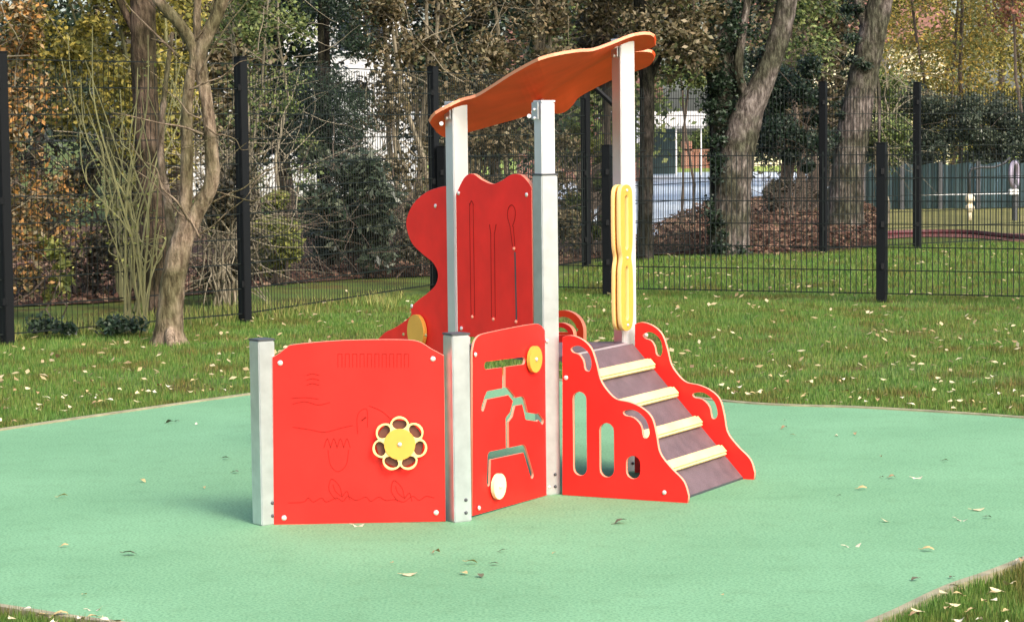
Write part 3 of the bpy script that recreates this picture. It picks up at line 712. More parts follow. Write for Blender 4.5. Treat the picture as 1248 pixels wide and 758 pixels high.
# ------------------------------------------------------------------ fences
def lerp(a, b_, t): return a + (b_ - a) * t
def fence(name, pts, H, label, post_at, zoff=0.0, pw=.08, hz=.2, r=.0032, tall=None):
    root_ = empty(name, pts[0], label, 'fence')
    for (A, B) in zip(pts, pts[1:]):
        bm = bmesh.new(); d = B - A; L = d.length; u = d.normalized(); nn = Vector((u.y, -u.x, 0)); n_ = int(L / .05)
        for k in range(n_ + 1):
            p = A + u * (k * .05)
            vs = [bm.verts.new(p + u * a + nn * c + Vector((0, 0, z))) for z in (.05, H - .03) for a, c in ((-r, -r), (r, -r), (0, r * 1.2))]
            for q in range(3): bm.faces.new((vs[q], vs[(q + 1) % 3], vs[3 + (q + 1) % 3], vs[3 + q]))
        z = .06; 
        while z < H:
            for s_ in (-1, 1):
                o_ = nn * s_ * .009
                vs = [bm.verts.new(p + o_ + Vector((0, c, a))) for p in (A, B) for a, c in ((z - .004, 0), (z + .004, 0), (z, .006))]
                for q in range(3): bm.faces.new((vs[q], vs[(q + 1) % 3], vs[3 + (q + 1) % 3], vs[3 + q]))
            z += hz
        from_bm('mesh_panel', bm, WIRE, root_)
    for p in post_at:
        bm = bmesh.new(); h = H + .04; add_box(bm, p + Vector((0, 0, h / 2 - .05)), (pw, pw, h + .1), ux=(pts[1] - pts[0]), bev=.004)
        add_box(bm, p + Vector((0, 0, h + .004)), (pw + .006, pw + .006, .008), ux=(pts[1] - pts[0]))
        for z in (.3, H * .5, H - .2): add_box(bm, p + Vector((0, 0, z)) - Vector((0, pw / 2 + .008, 0)), (.03, .016, .05))
        from_bm('post', bm, FEN, root_)
    return root_
F0 = gnd(9, 417); F1 = gnd(299, 391); F2 = gnd(531, 354); F3 = gnd(715, 325)
Fm = F0 + (F0 - F1) * 1.0; Fn = Fm + (F0 - F1)
fence('tall_mesh_fence', [Fn, Fm, F0, F1, F2, F3], 2.07, 'tall black wire mesh fence in front of the shrubs at the left', [Fm, F0, F1, F2, F3], r=.0021)
G0 = gnd(870, 306.5); G1 = gnd(1003.5, 309); G2 = gnd(1117.5, 303); G3 = G2 + (G2 - G1) * 1.9; G4 = G3 + (G2 - G1) * 1.9
rf = fence('tall_mesh_fence', [F3 + Vector((.1, 0, 0)), G0, G1, G2, G3, G4], 2.0, 'tall black wire mesh fence in front of the two big trunks at the right', [G0, G1, G2, G3, G4], r=.0030)
# slanting brace by the tall post
bm = bmesh.new(); a = Vector((F3.x + .05, F3.y - .03, 2.02)); add_tube(bm, [a, at(752, 132, F3.y)], .03, 6); add_tube(bm, [at(752, 132, F3.y) + Vector((0, 0, .8)), Vector((at(752, 132, F3.y).x, F3.y, -.05))], .035, 6); from_bm('brace', bm, FEN, rf)
L0 = gnd(541, 354.5); L1 = gnd(741, 359); L2 = gnd(1074.5, 366); L3 = L2 + (L2 - L1); L4 = L3 + (L2 - L1)
fence('low_mesh_fence', [L0, L1, L2, L3, L4], 1.32, 'waist-high black wire mesh fence across the lawn behind the play unit', [L0, L1, L2, L3, L4], pw=.078, r=.0042)

# broad tonal patches in the turf
for nm_ in ('grass_blades', 'lawn_soil'):
    nt = MATS[nm_].node_tree; rmp = next(n for n in nt.nodes if n.type == 'VALTORGB'); tc = nt.nodes.new('ShaderNodeTexCoord')
    n_ = nt.nodes.new('ShaderNodeTexNoise'); n_.inputs['Scale'].default_value = 1.9; n_.inputs['Detail'].default_value = 7; n_.inputs['Roughness'].default_value = .7
    q = nt.nodes.new('ShaderNodeValToRGB'); q.color_ramp.elements[0].position = .40; q.color_ramp.elements[1].position = .60
    q.color_ramp.elements[0].color = (1.0, .62, .62, 1); q.color_ramp.elements[1].color = (.86, 1, .9, 1); el = q.color_ramp.elements.new(.5); el.color = (1, 1, .8, 1)
    x_ = nt.nodes.new('ShaderNodeMix'); x_.data_type = 'RGBA'; x_.blend_type = 'MULTIPLY'; x_.inputs['Factor'].default_value = 1
    outs = [l.to_socket for l in rmp.outputs['Color'].links]
    nt.links.new(tc.outputs['Object'], n_.inputs['Vector']); nt.links.new(n_.outputs['Fac'], q.inputs[0]); nt.links.new(rmp.outputs['Color'], x_.inputs['A']); nt.links.new(q.outputs[0], x_.inputs['B'])
    for t_ in outs: nt.links.new(x_.outputs['Result'], t_)
# ------------------------------------------------------------------ trees
def finish_tree(root_, bm, m, leaves):
    tr = from_bm('trunk', bm, m, root_, True)
    for P, sz, lm, nm in leaves: leaf_obj(nm, P, sz, lm, root_, seed=SEED[0])
    return tr
def box_pts(px0, py0, px1, py1, Y, dep, n, clumps, rad):
    SEED[0] += 1; a = at(px0, py1, Y); b_ = at(px1, py0, Y)
    return blob_points([a.x, Y - dep / 2, a.z], [b_.x, Y + dep / 2, b_.z], n, clumps, rad, SEED[0])
# forked tree in front of the left fence
YA = gnd(208, 416).y
t1 = empty('forked_tree', (gnd(208, 416).x, YA, 0), 'forked small tree with ribbed pinkish-brown trunk standing on the lawn at the left', 'tree')
bm = bmesh.new()
limb(bm, [(206, 424, 52), (206, 408, 38), (207, 385, 33), (211, 345, 30), (218, 310, 28), (226, 285, 25), (238, 262, 21), (252, 238, 19), (259, 215, 18), (257, 170, 16), (252, 125, 15), (246, 92, 16), (243, 68, 17), (254, 40, 17), (268, 10, 16), (282, -40, 14), (300, -120, 9)], YA, .05, 14)
limb(bm, [(216, 300, 20), (224, 272, 17), (227, 230, 16), (228, 180, 15), (228, 138, 14), (231, 100, 13), (238, 75, 14), (232, 50, 14), (215, 25, 14), (192, 0, 13), (170, -40, 10), (140, -120, 6)], YA, .04, 12)
limb(bm, [(242, 75, 11), (240, 40, 10), (241, 0, 9), (246, -60, 7), (240, -140, 4)], YA + .1, .04, 8)
limb(bm, [(205, 350, 16), (209, 300, 12, .15), (205, 250, 11, .3), (196, 190, 9, .4), (200, 120, 7, .5), (210, 40, 5, .6)], YA, .04, 8)
for q in ([(200, 400, 14), (186, 418, 9), (176, 426, 4)], [(214, 402, 14), (226, 418, 9), (234, 424, 4)], [(207, 400, 15, -.05), (208, 420, 11, -.2), (212, 430, 5, -.3)]): limb(bm, q, YA, .05, 8)
rr = random.Random(5)
for k in range(26):
    y0 = rr.uniform(-60, 300); x0 = 232 + rr.uniform(-14, 26) ; pts_ = [(x0, y0, rr.uniform(2, 4))]; dx = rr.choice((-1, 1)) * rr.uniform(8, 24); dy = rr.uniform(-30, 6)
    for s_ in range(5): pts_.append((pts_[-1][0] + dx + rr.uniform(-6, 6), pts_[-1][1] + dy + rr.uniform(-8, 8), max(.8, pts_[-1][2] * .75)))
    limb(bm, pts_, YA + rr.uniform(-.3, .3), 0, 4)
finish_tree(t1, bm, BARKT, [(box_pts(120, -330, 330, -60, YA, 1.5, 2500, 22, .4), .055, LM['olive'], 'crown')])
# thick trunk just behind the fence
YB = 20.3
t2 = empty('thick_trunk_tree', (at(185, 380, YB).x, YB, 0), 'thick brown trunk behind the forked tree and the fence, upright', 'tree')
bm = bmesh.new(); limb(bm, [(200, 400, 50), (196, 360, 42), (190, 300, 38), (184, 220, 34), (178, 140, 32), (175, 60, 31), (174, -20, 30), (170, -150, 24), (168, -300, 16)], YB, .05, 14)
for q in ([(176, 60, 12), (150, 10, 9), (120, -60, 6)], [(176, -40, 14), (200, -110, 10), (250, -190, 6)]): limb(bm, q, YB, .03, 8)
finish_tree(t2, bm, BARK, [(box_pts(60, -420, 320, -120, YB, 2, 3000, 22, .6), .07, LM['olive'], 'crown')])
# green-stemmed shrub
bA = gnd(166, 405)
sh = empty('green_stemmed_shrub', (bA.x, bA.y, 0), 'bare shrub of thin yellow-green stems fanning up beside the forked tree', 'shrub')
bm = bmesh.new(); rr = random.Random(9)
for k in range(20):
    tx = rr.uniform(70, 235); ty = rr.uniform(20, 260); x0 = 166 + rr.uniform(-17, 13); dyy = rr.uniform(-.6, .6); mx_ = lerp(x0, tx, .35 + rr.uniform(-.1, .1)); my = lerp(405, ty, .5)
    q_ = rr.uniform(.4, .95); pts_ = [(x0, 406, 4.0 * q_, 0), (lerp(x0, mx_, .5) + rr.uniform(-9, 9), lerp(405, my, .5), 3.5 * q_, dyy * .2), (mx_ + rr.uniform(-10, 10), my, 2.9 * q_, dyy * .5), (lerp(mx_, tx, .6) + rr.uniform(-14, 14), lerp(my, ty, .5), 2.1 * q_, dyy * .8), (tx, ty, 1.1, dyy)]
    limb(bm, pts_, bA.y, 0, 5)
    for f in range(3):
        i = rr.randint(1, 3); s_ = pts_[i]; limb(bm, [(s_[0], s_[1], 1.8), (s_[0] + rr.uniform(-14, 14), s_[1] - rr.uniform(12, 26), 1.3), (s_[0] + rr.uniform(-30, 30), s_[1] - rr.uniform(30, 60), .8)], bA.y + s_[3], 0, 4)
from_bm('stem', bm, TWIGG, sh)
leaf_obj('foliage', box_pts(90, 90, 230, 300, bA.y, .9, 420, 26, .3), .03, LM['lime'], sh, seed=3)
# low dark clump at the foot of the fence
bK = gnd(95, 410)
kb = empty('low_dark_shrub', (bK.x, bK.y, 0), 'low dark clump of leaves at the foot of the fence left of the green-stemmed shrub', 'shrub')
leaf_obj('foliage', blob_points([bK.x - .36, bK.y - .05, .03], [bK.x + .42, bK.y + .3, .10], 1500, 18, .10, 77), .045, LM['dark'], kb, seed=5)

# right-hand big trees
YC = gnd(888, 310).y
t3 = empty('ivy_clad_tree', (gnd(888, 310).x, YC, 0), 'big tree with ivy-darkened trunk leaning right, behind the tall fence right of the roof', 'tree')
bm = bmesh.new()
limb(bm, [(886, 318, 66), (888, 300, 52), (890, 270, 48), (893, 235, 46), (897, 195, 44), (905, 160, 42), (915, 130, 36), (926, 108, 30), (938, 80, 27), (948, 50, 26), (957, 15, 25), (966, -30, 22), (985, -120, 16)], YC, .05, 16)
limb(bm, [(888, 210, 30), (884, 170, 32), (880, 120, 34), (878, 60, 34), (880, 0, 32), (884, -80, 26), (890, -200, 16)], YC + .25, .05, 14)
limb(bm, [(915, 128, 14), (900, 90, 12), (905, 40, 10), (915, -20, 8)], YC, .04, 8)
for q in ([(872, 300, 18), (858, 314, 10), (848, 320, 4)], [(902, 300, 16), (914, 314, 10), (924, 319, 4)]): limb(bm, q, YC, .04, 8)
iv = np.concatenate([box_pts(862, -60, 900, 150, YC + .1, .5, 6000, 44, .18), box_pts(862, 120, 884, 312, YC - .15, .3, 1800, 36, .10), box_pts(872, 285, 905, 312, YC - .25, .2, 700, 8, .10), box_pts(895, -20, 935, 95, YC + .2, .4, 1500, 16, .16)])
finish_tree(t3, bm, BARKP, [(iv, .05, LM['dark'], 'ivy'), (box_pts(800, -380, 1010, -40, YC + .5, 3, 5000, 30, .6), .07, LM['green'], 'crown')])
YD = 32.5
t4 = empty('leaning_tree', (at(1035, 290, YD).x, YD, 0), 'tall grey-pink trunk leaning right between the tall fence posts, right of the ivy-clad tree', 'tree')
bm = bmesh.new()
limb(bm, [(1028, 296, 60), (1029, 275, 50), (1031, 245, 44), (1034, 205, 40), (1040, 160, 39), (1048, 115, 37), (1057, 70, 35), (1066, 30, 33), (1076, -10, 30), (1096, -80, 24), (1120, -180, 16)], YD, .05, 16)
limb(bm, [(1050, 110, 12), (1062, 90, 9), (1071, 110, 5), (1071, 180, 3)], YD, .02, 6)
limb(bm, [(1062, 50, 14), (1045, 0, 12), (1030, -60, 9)], YD, .04, 8)
finish_tree(t4, bm, BARKP, [(np.concatenate([box_pts(1030, -20, 1056, 120, YD - .05, .4, 2600, 34, .10), box_pts(1016, 120, 1034, 270, YD - .05, .3, 2000, 26, .10)]), .045, LM['dark'], 'ivy'), (box_pts(960, -420, 1210, -60, YD, 3, 5000, 28, .7), .07, LM['gold'], 'crown')])
# slim dark trunk seen right of the tallest post
YE = 27.5
t5 = empty('slim_dark_tree', (at(787, 330, YE).x, YE, 0), 'slim dark trunk seen just right of the tallest aluminium post', 'tree')
bm = bmesh.new(); limb(bm, [(786, 345, 26), (786, 300, 19), (787, 240, 17), (788, 180, 17), (789, 120, 18), (786, 60, 17), (780, 0, 16), (770, -100, 12), (765, -200, 8)], YE, .04, 12)
limb(bm, [(788, 110, 9), (805, 70, 7), (830, 40, 5)], YE, .03, 6)
finish_tree(t5, bm, BARKD, [(box_pts(770, -40, 870, 92, YE, 1.2, 5200, 46, .22), .065, LM['brown'], 'crown'), (box_pts(760, -300, 900, -40, YE, 2, 3500, 24, .5), .07, LM['green'], 'crown')])

# ------------------------------------------------------------------ shrubs and hedges behind the fences
G = 'shrubs and small trees behind the left fence'
shrub('autumn_shrub', -90, -120, 75, 350, 20.5, 1.6, 7500, .050, LM['rust'], 'rust and orange leaved shrub at the far left behind the fence', 'shrub', G, rad=.30, twm=TWIG)
shrub('yellowing_shrub', 30, -200, 245, 215, 22.0, 1.8, 9500, .055, LM['olive'], 'olive-yellow leaved small tree behind the green-stemmed shrub', 'tree', G, rad=.30, twm=TWIGG, stem=.03)
shrub('bramble', -20, 170, 190, 372, 22.5, 1.4, 5200, .055, LM['grey'], 'dark tangled bramble low behind the left fence', 'shrub', G, rad=.25, nt_=130, twm=TWIGD)
shrub('young_shrub', 50, 285, 88, 372, 19.9, .3, 150, .075, LM['lime'], 'small pale green sapling low behind the left fence', 'shrub', G, rad=.09, stems=2, stem=.008, nt_=4, clumps=9)
shrub('twiggy_shrub', 225, 150, 320, 388, 21.2, 1.0, 2400, .05, LM['grey'], 'grey-brown twiggy shrub between the forked tree and the next fence post', 'shrub', G, rad=.22, nt_=150, stems=26, stem=.014, twm=TWIG)
shrub('wispy_tree', 245, -200, 385, 240, 24.5, 1.6, 4200, .05, LM['green'], 'wispy green tree with pale bare twigs above the second fence post', 'tree', G, rad=.26, nt_=130, twm=TWIG, tw_r=.006)
shrub('yellow_green_shrub', 296, 230, 380, 352, 24.0, .9, 1700, .055, LM['lime'], 'yellow-green shrub low between the second fence post and the dark laurel', 'shrub', G, rad=.20)
shrub('dark_conifer', 352, -330, 452, 345, 26.5, 1.3, 16000, .055, LM['dark'], 'tall dark evergreen behind the fence left of the play unit', 'tree', G, rad=.30, aspect=.25, twm=BARKD, stem=.07, stems=3)
shrub('laurel_bush', 362, 175, 492, 342, 25.0, 1.0, 2600, .095, LM['laurel'], 'glossy dark laurel with broad leaves in front of the dark evergreen', 'shrub', G, rad=.25, aspect=.42)
shrub('beech_shrub', 430, 225, 560, 352, 25.3, 1.0, 2500, .08, LM['grey'], 'dull brown-leaved shrub low behind the curved red board', 'shrub', G, rad=.24, aspect=.5)
shrub('brown_leaved_tree', 420, -260, 585, 300, 27.6, 1.6, 11000, .062, LM['brown'], 'brown-green small tree with slim stems behind the curved red board', 'tree', G, rad=.30, nt_=200, twm=TWIG, stem=.04, stems=7, tw_r=.008)
shrub('dense_brown_tree', 560, -260, 715, 330, 28.2, 1.6, 13000, .06, LM['brown'], 'dense brown-green tree directly above and behind the orange roof', 'tree', G, rad=.30, nt_=160, twm=TWIG, stem=.05)
shrub('overhanging_tree', 690, -260, 800, 100, 29.5, 1.8, 9000, .065, LM['brown'], 'dark brown-green tree overhanging behind the tallest post', 'tree', G, rad=.32, nt_=110, stem=.05, stems=3)
shrub('green_bush', 676, 195, 760, 335, 28.3, .8, 3800, .05, LM['green'], 'green bush behind the tall fence seen between the aluminium posts', 'shrub', G, rad=.18)
shrub('lime_bush', 672, 152, 752, 205, 31.0, .8, 1500, .055, LM['lime'], 'bright yellow-green bush above the green bush between the posts', 'shrub', G, rad=.14, nt_=10)
G = 'shrubs and trees behind the right fence'
shrub('broad_dark_tree', 795, -200, 885, 118, 33.0, 1.6, 7500, .07, LM['green'], 'dark green tree hanging over the white shelter', 'tree', G, rad=.30, stems=2, stem=.03)
shrub('holly_bush', 918, 62, 1016, 218, 36.0, 1.6, 9000, .055, LM['dark'], 'dark green bush between the two big trunks', 'shrub', G, rad=.28)
shrub('green_tree', 930, -260, 1030, 110, 40.0, 2, 6000, .075, LM['green'], 'green tree high between the two big trunks', 'tree', G, rad=.42, stem=.07, stems=3)
shrub('low_bramble', 925, 222, 1010, 262, 37.5, 1.2, 1600, .06, LM['grey'], 'low brown scrub at the edge of the leaf litter', 'shrub', G, rad=.15, nt_=90)
shrub('pale_shrub', 1040, 60, 1112, 212, 37.5, 1.4, 3000, .06, LM['green'], 'loose pale green shrub right of the leaning trunk', 'shrub', G, rad=.28, nt_=110, twm=TWIG)
shrub('golden_tree', 1062, -330, 1225, 150, 48.0, 2.4, 12500, .075, LM['gold'], 'golden-orange autumn tree at the upper right', 'tree', G, rad=.42, nt_=100, twm=TWIGD, stem=.05, stems=3)
shrub('olive_tree', 1170, -330, 1340, 160, 49.5, 2.4, 10000, .075, LM['olive'], 'olive-green tree at the right edge behind the golden one', 'tree', G, rad=.45, twm=TWIGD, stem=.05, stems=3)
shrub('red_leaved_tree', 1205, -200, 1340, 40, 45.5, 2.0, 3500, .085, LM['red'], 'red-leaved tree at the upper right corner', 'tree', G, rad=.40, stem=.06, stems=3)
shrub('dark_hedge', 1040, 98, 1150, 222, 47.0, 1.4, 9000, .065, LM['laurel'], 'left half of the dark hedge above the blue-green screen, next to the leaning trunk', 'hedge', G, rad=.36, nt_=20)
shrub('dark_hedge', 1130, 112, 1330, 222, 46.2, 1.4, 16000, .065, LM['laurel'], 'right half of the dark hedge above the blue-green screen, at the picture edge', 'hedge', G, rad=.36, nt_=20)
shrub('dark_hedge', -1900, -150, -900, 330, 17.0, 1.5, 9000, .12, LM['dark'], 'unseen dark hedge added left of the view for the posts to reflect', 'hedge', None, rad=.6, nt_=10)  # unseen hedge, added to darken the reflection in the posts' left faces
# far backdrop trees
G = 'distant trees behind the houses'
for i, (x0, x1, Y, mm, lb) in enumerate([(-150, 130, 38, 'dark', 'distant dark tree behind the rust-leaved shrub'), (90, 330, 41, 'brown', 'distant brownish tree behind the forked tree'), (250, 420, 43, 'dark', 'distant dark tree behind the wispy green tree'), (470, 690, 39, 'dark', 'distant dark tree behind the orange roof'),
        (620, 830, 46, 'green', 'distant green tree behind the tallest post'), (880, 1080, 62, 'green', 'distant green tree behind the two big trunks'), (1040, 1300, 64, 'olive', 'distant olive tree behind the golden tree'), (900, 1060, 50, 'brown', 'distant brown tree between the two big trunks')]):
    shrub('distant_tree', x0, -330, x1, 205, Y, 3.0, 12000, .13, LM[mm], lb, 'tree', G, rad=.7, stem=.12, stems=3, nt_=20)

# ------------------------------------------------------------------ buildings and far things
WALLW = mat('white_render', (.62, .62, .61), .8, var=.05, vscale=2)
BRICK, nt, b = nmat('red_brick'); bt = nt.nodes.new('ShaderNodeTexBrick'); bt.inputs['Scale'].default_value = 5
bt.inputs['Color1'].default_value = (.36, .13, .08, 1); bt.inputs['Color2'].default_value = (.28, .10, .065, 1); bt.inputs['Mortar'].default_value = (.38, .33, .28, 1)
tc = nt.nodes.new('ShaderNodeTexCoord'); mp = nt.nodes.new('ShaderNodeMapping'); mp.inputs['Rotation'].default_value = (PI / 2, 0, 0)
nt.links.new(tc.outputs['Object'], mp.inputs[0]); nt.links.new(mp.outputs[0], bt.inputs['Vector']); nt.links.new(bt.outputs[0], b.inputs['Base Color']); b.inputs['Roughness'].default_value = .9
TILE = mat('roof_tile', (.20, .09, .06), .8, var=.3, vscale=4, bump=.5, bscale=12)
GLASS = mat('window_glass', (.05, .06, .08), .1)
WHITEP = mat('white_paint', (.80, .80, .79), .5)
def house(name, x0, x1, Y, dep, hw, hr, wallm, label, wins, door=None):
    h_ = empty(name, ((x0 + x1) / 2, Y, 0), label, 'house'); bm = bmesh.new()
    add_box(bm, ((x0 + x1) / 2, Y + dep / 2, hw / 2), (x1 - x0, dep, hw))
    c = [Vector((x, y, hw)) for x, y in ((x0, Y), (x1, Y), (x1, Y + dep), (x0, Y + dep))]; r0 = Vector((x0, Y + dep / 2, hr - .1)); r1 = Vector((x1, Y + dep / 2, hr - .1))
    V = [bm.verts.new(q) for q in (c[0], c[3], r0)]; bm.faces.new(V); V = [bm.verts.new(q) for q in (c[1], c[2], r1)]; bm.faces.new(V)
    from_bm('wall', bm, wallm, h_); bm = bmesh.new()
    for s_ in (-1, 1):
        y0 = Y + dep / 2 + s_ * (dep / 2 + .4); dz = (hr - hw) * .4 / (dep / 2)
        V = [bm.verts.new(q) for q in (Vector((x0 - .3, y0, hw - dz)), Vector((x1 + .3, y0, hw - dz)), Vector((x1 + .3, Y + dep / 2, hr)), Vector((x0 - .3, Y + dep / 2, hr)))]; bm.faces.new(V)
    bmesh.ops.recalc_face_normals(bm, faces=bm.faces); bmesh.ops.solidify(bm, geom=bm.faces[:], thickness=.12); from_bm('roof', bm, TILE, h_)
    for (wx, wz, ww, wh) in wins:
        bm = bmesh.new()
        for dx, dz, sx, sz in ((0, wh / 2, ww + .1, .08), (0, -wh / 2, ww + .1, .08), (-ww / 2, 0, .08, wh), (ww / 2, 0, .08, wh), (0, 0, .06, wh)): add_box(bm, (wx + dx, Y - .03, wz + dz), (sx, .08, sz - (.001 if dx else 0)))
        f = from_bm('window', bm, WHITEP, h_); bm = bmesh.new(); add_box(bm, (wx, Y - .004, wz), (ww - .06, .01, wh - .06)); from_bm('pane', bm, GLASS, f)
    return h_
house('white_house', -8.5, -2.4, 57, 7, 5.2, 7.6, WALLW, 'white rendered house glimpsed through the shrubs at the left', [(-8, 1.6, 1.2, 1.3), (-5.9, 1.6, 1.2, 1.3), (-3.5, 4.0, 1.2, 1.2), (-7, 4, 1.2, 1.2)])
house('brick_house', .2, 4.2, 70, 7, 2.6, 4.9, BRICK, 'red brick house glimpsed between the aluminium posts', [(1.3, 1.5, 1.1, 1.1), (3.2, 1.5, 1.1, 1.1)])
house('tiled_house', 9.5, 17.5, 95, 8, 5.0, 7.4, mat('cream_render', (.70, .62, .44), .8, var=.05, vscale=2), 'cream house with a red tiled roof glimpsed high right of the leaning trunk', [(11.5, 3.8, 1.2, 1.2), (14.5, 3.8, 1.2, 1.2), (11.5, 1.4, 1.2, 1.2)])
# white shelter
YS = 78; a = at(770, 150, YS); b_ = at(860, 150, YS); zc = at(820, 157, YS).z; zt_ = at(820, 136, YS).z
s_ = empty('garden_shelter', ((a.x + b_.x) / 2, YS, 0), 'white-roofed open shelter beyond the pale path', 'shelter')
bm = bmesh.new(); add_box(bm, ((a.x + b_.x) / 2, YS + 1, (zc + zt_) / 2), (b_.x - a.x, 2.4, zt_ - zc), bev=.08); from_bm('roof', bm, WHITEP, s_)
for x in (a.x + .3, (a.x + b_.x) / 2 + .25, b_.x - .15):
    bm = bmesh.new(); add_box(bm, (x, YS, zc / 2), (.06, .06, zc)); from_bm('leg', bm, WHITEP, s_)
bm = bmesh.new(); add_box(bm, (a.x + .6, YS + 2.0, zc / 2), (1.9, .1, zc - .01)); from_bm('back_panel', bm, mat('dark_green_board', (.02, .05, .05), .6), s_)
# low brick wall and clipped hedge
YW = 92; a = at(832, 180, YW); b_ = at(900, 180, YW)
bm = bmesh.new(); zt_ = at(850, 184, YW).z; add_box(bm, ((a.x + b_.x) / 2, YW, zt_ / 2), (b_.x - a.x, .3, zt_)); add_box(bm, ((a.x + b_.x) / 2, YW, zt_ + .04), (b_.x - a.x + .1, .4, .08)); add_box(bm, (a.x + .15, YW, zt_ / 2 + .12), (.4, .4, zt_ + .5))
o = from_bm('brick_wall', bm, BRICK); tag(o, 'low orange-red brick wall beyond the sunlit grass', 'wall'); rebase(o)
hd = empty('clipped_hedge', (at(850, 180, 96).x, 96, 0), 'clipped bright green hedge behind the low brick wall', 'hedge')
a = at(815, 185, 96); b_ = at(930, 158, 96); leaf_obj('foliage', blob_points([a.x, 95.5, 0.1], [b_.x, 96.5, b_.z - .2], 9000, 60, .4, 31), .12, LM['green'], hd)
bm = bmesh.new(); twigs(bm, (hd.location.x, 96, 0), 12, 1.2, .6, .03, 4); from_bm('stem', bm, TWIGD, hd)
# blue-green screen
TEAL = mat('blue_green_sheet', (.28, .43, .54), .55, var=.25, vscale=.7)
a = gnd(1052, 255); b_ = gnd(1330, 252); sc_ = empty('screen_fence', a, 'blue-green sheeted screen fence below the hedge at the right', 'fence')
d = b_ - a; L = d.length; u = d.normalized(); H = zat(gnd(1150, 254), 200)
bm = bmesh.new(); k = 90; A = []
for i in range(k + 1):
    p = a + u * (L * i / k) + Vector((0, .035 * math.sin(i * 1.7) + .02 * math.sin(i * .6), 0)); A.append((bm.verts.new(p), bm.verts.new(p + Vector((0, 0, H + .02 * math.sin(i * .5))))))
for p, q in zip(A, A[1:]): bm.faces.new((p[0], q[0], q[1], p[1]))
bmesh.ops.solidify(bm, geom=bm.faces[:], thickness=.01); from_bm('sheet', bm, TEAL, sc_, True)
for i in range(7):
    bm = bmesh.new(); add_box(bm, a + u * (L * i / 6) + Vector((0, -.09, H / 2)), (.07, .07, H + .1)); from_bm('post', bm, DARKM, sc_)
bm = bmesh.new(); add_tube(bm, [at(1120, 238, a.y - 1.0), at(1235, 236, a.y - 1.0)], .007, 6)
from_bm('rail', bm, WHITEP, sc_)
# pole with bulb and wheel on the far play area
YP = 38.0; gz = 0
wp = empty('bent_pole_toy', (at(1236, 260, YP).x, YP, 0), 'black bent pole with pale double bulb and oval wheel behind the right fence', 'play equipment')
bm = bmesh.new(); add_tube(bm, [at(1182, 238, YP), at(1182, 212, YP), at(1184, 206, YP), at(1195, 204, YP), at(1212, 204, YP), at(1224, 199, YP), at(1231, 192, YP)], .022, 8); from_bm('arm', bm, DARKM, wp, True)
bm = bmesh.new()
for yc, r_ in ((242.5, 6.2), (253.5, 5.8)):
    c = at(1182, yc, YP); bmesh.ops.create_uvsphere(bm, u_segments=16, v_segments=10, radius=r_ / FP * YP, matrix=Matrix.Translation(c))
add_tube(bm, [at(1182, 244, YP), at(1182, 252, YP)], .035, 10)
cc = at(1182, 258, YP); add_tube(bm, [at(1182, 256, YP), Vector((cc.x, YP, 0))], .03, 8)
from_bm('bulb_weight', bm, mat('cream_plastic', (.75, .66, .48), .5), wp, True)
bm = bmesh.new(); c = at(1236, 213, YP); pts_ = [c + Vector((.085 * math.cos(t), .14 * math.cos(t), .19 * math.sin(t))) for t in [2 * PI * i / 28 for i in range(29)]]; add_tube(bm, pts_, .040, 8, cap=False); wh = from_bm('wheel', bm, mat('lilac_grey_rubber', (.28, .25, .32), .5), wp, True)
pts_ = [c + Vector((.085 * math.cos(t) + .03, .14 * math.cos(t) + .05, .19 * 1.1 * math.sin(t))) * 1.0 for t in [2 * PI * i / 28 for i in range(29)]]; bm = bmesh.new(); add_tube(bm, pts_, .035, 8, cap=False); from_bm('tyre', bm, DARKM, wh, True)
bm = bmesh.new(); q = at(1237, 234, YP); add_tube(bm, [Vector((q.x, YP + .02, -.02)), q + Vector((0, .02, .2))], .045, 8); from_bm('pole', bm, DARKM, wp)
bm = bmesh.new(); add_box(bm, at(1235, 234, YP), (.15, .12, .09), bev=.01); from_bm('bracket', bm, WHITEP, wp)
# dark red edging of the far play surface
bm = bmesh.new(); E = [Vector((*g2(*p), .04)) for p in crom([(1056, 289), (1090, 287), (1130, 286), (1180, 286.5), (1215, 290), (1260, 294), (1340, 300)], 6, closed=False)]
add_tube(bm, E, .035, 6); o = from_bm('red_edging', bm, mat('dark_red_edging', (.09, .02, .022), .6)); tag(o, 'dark red curved edging on the grass behind the right fence', 'edging'); rebase(o)

# ------------------------------------------------------------------ grass, weeds and litter
def blades(n, xs, ys, h, wd, seed):
    r = np.random.default_rng(seed); n = len(xs); a = r.uniform(0, 2 * PI, n); H = h * r.uniform(.45, 1.2, n); ln = r.uniform(.1, .8, n) * H; b2 = r.uniform(0, 2 * PI, n)
    base = np.stack([xs, ys, np.full(n, -.02)], 1); dx = np.stack([np.cos(a), np.sin(a), 0 * a], 1) * (wd / 2)
    tip = base + np.stack([np.cos(b2) * ln, np.sin(b2) * ln, H + .02], 1)
    return np.stack([base - dx, base + dx, tip], 1).reshape(-1, 3)
def lawn_points(n, y0, y1, xw, seed):
    r = np.random.default_rng(seed); ys = r.uniform(y0, y1, n); xs = r.uniform(-1, 1, n) * (xw * ys)
    return xs, ys
def noise2(x, y): return (np.sin(x * 1.7 + 1.3 * np.sin(y * .9)) + np.sin(y * 2.1 + 1.1 * np.sin(x * 1.3 + 2)) + .6 * np.sin(x * 5.1 + y * 3.7) + .5 * np.sin(y * 7.3 - x * 4.1)) / 3.1
V = []
xs, ys = lawn_points(540000, 6.4, 23.5, .285, 1); k = ~inside(rub_np, xs, ys)
fl_x = F0.x + (ys - F0.y) * (F1.x - F0.x) / (F1.y - F0.y)
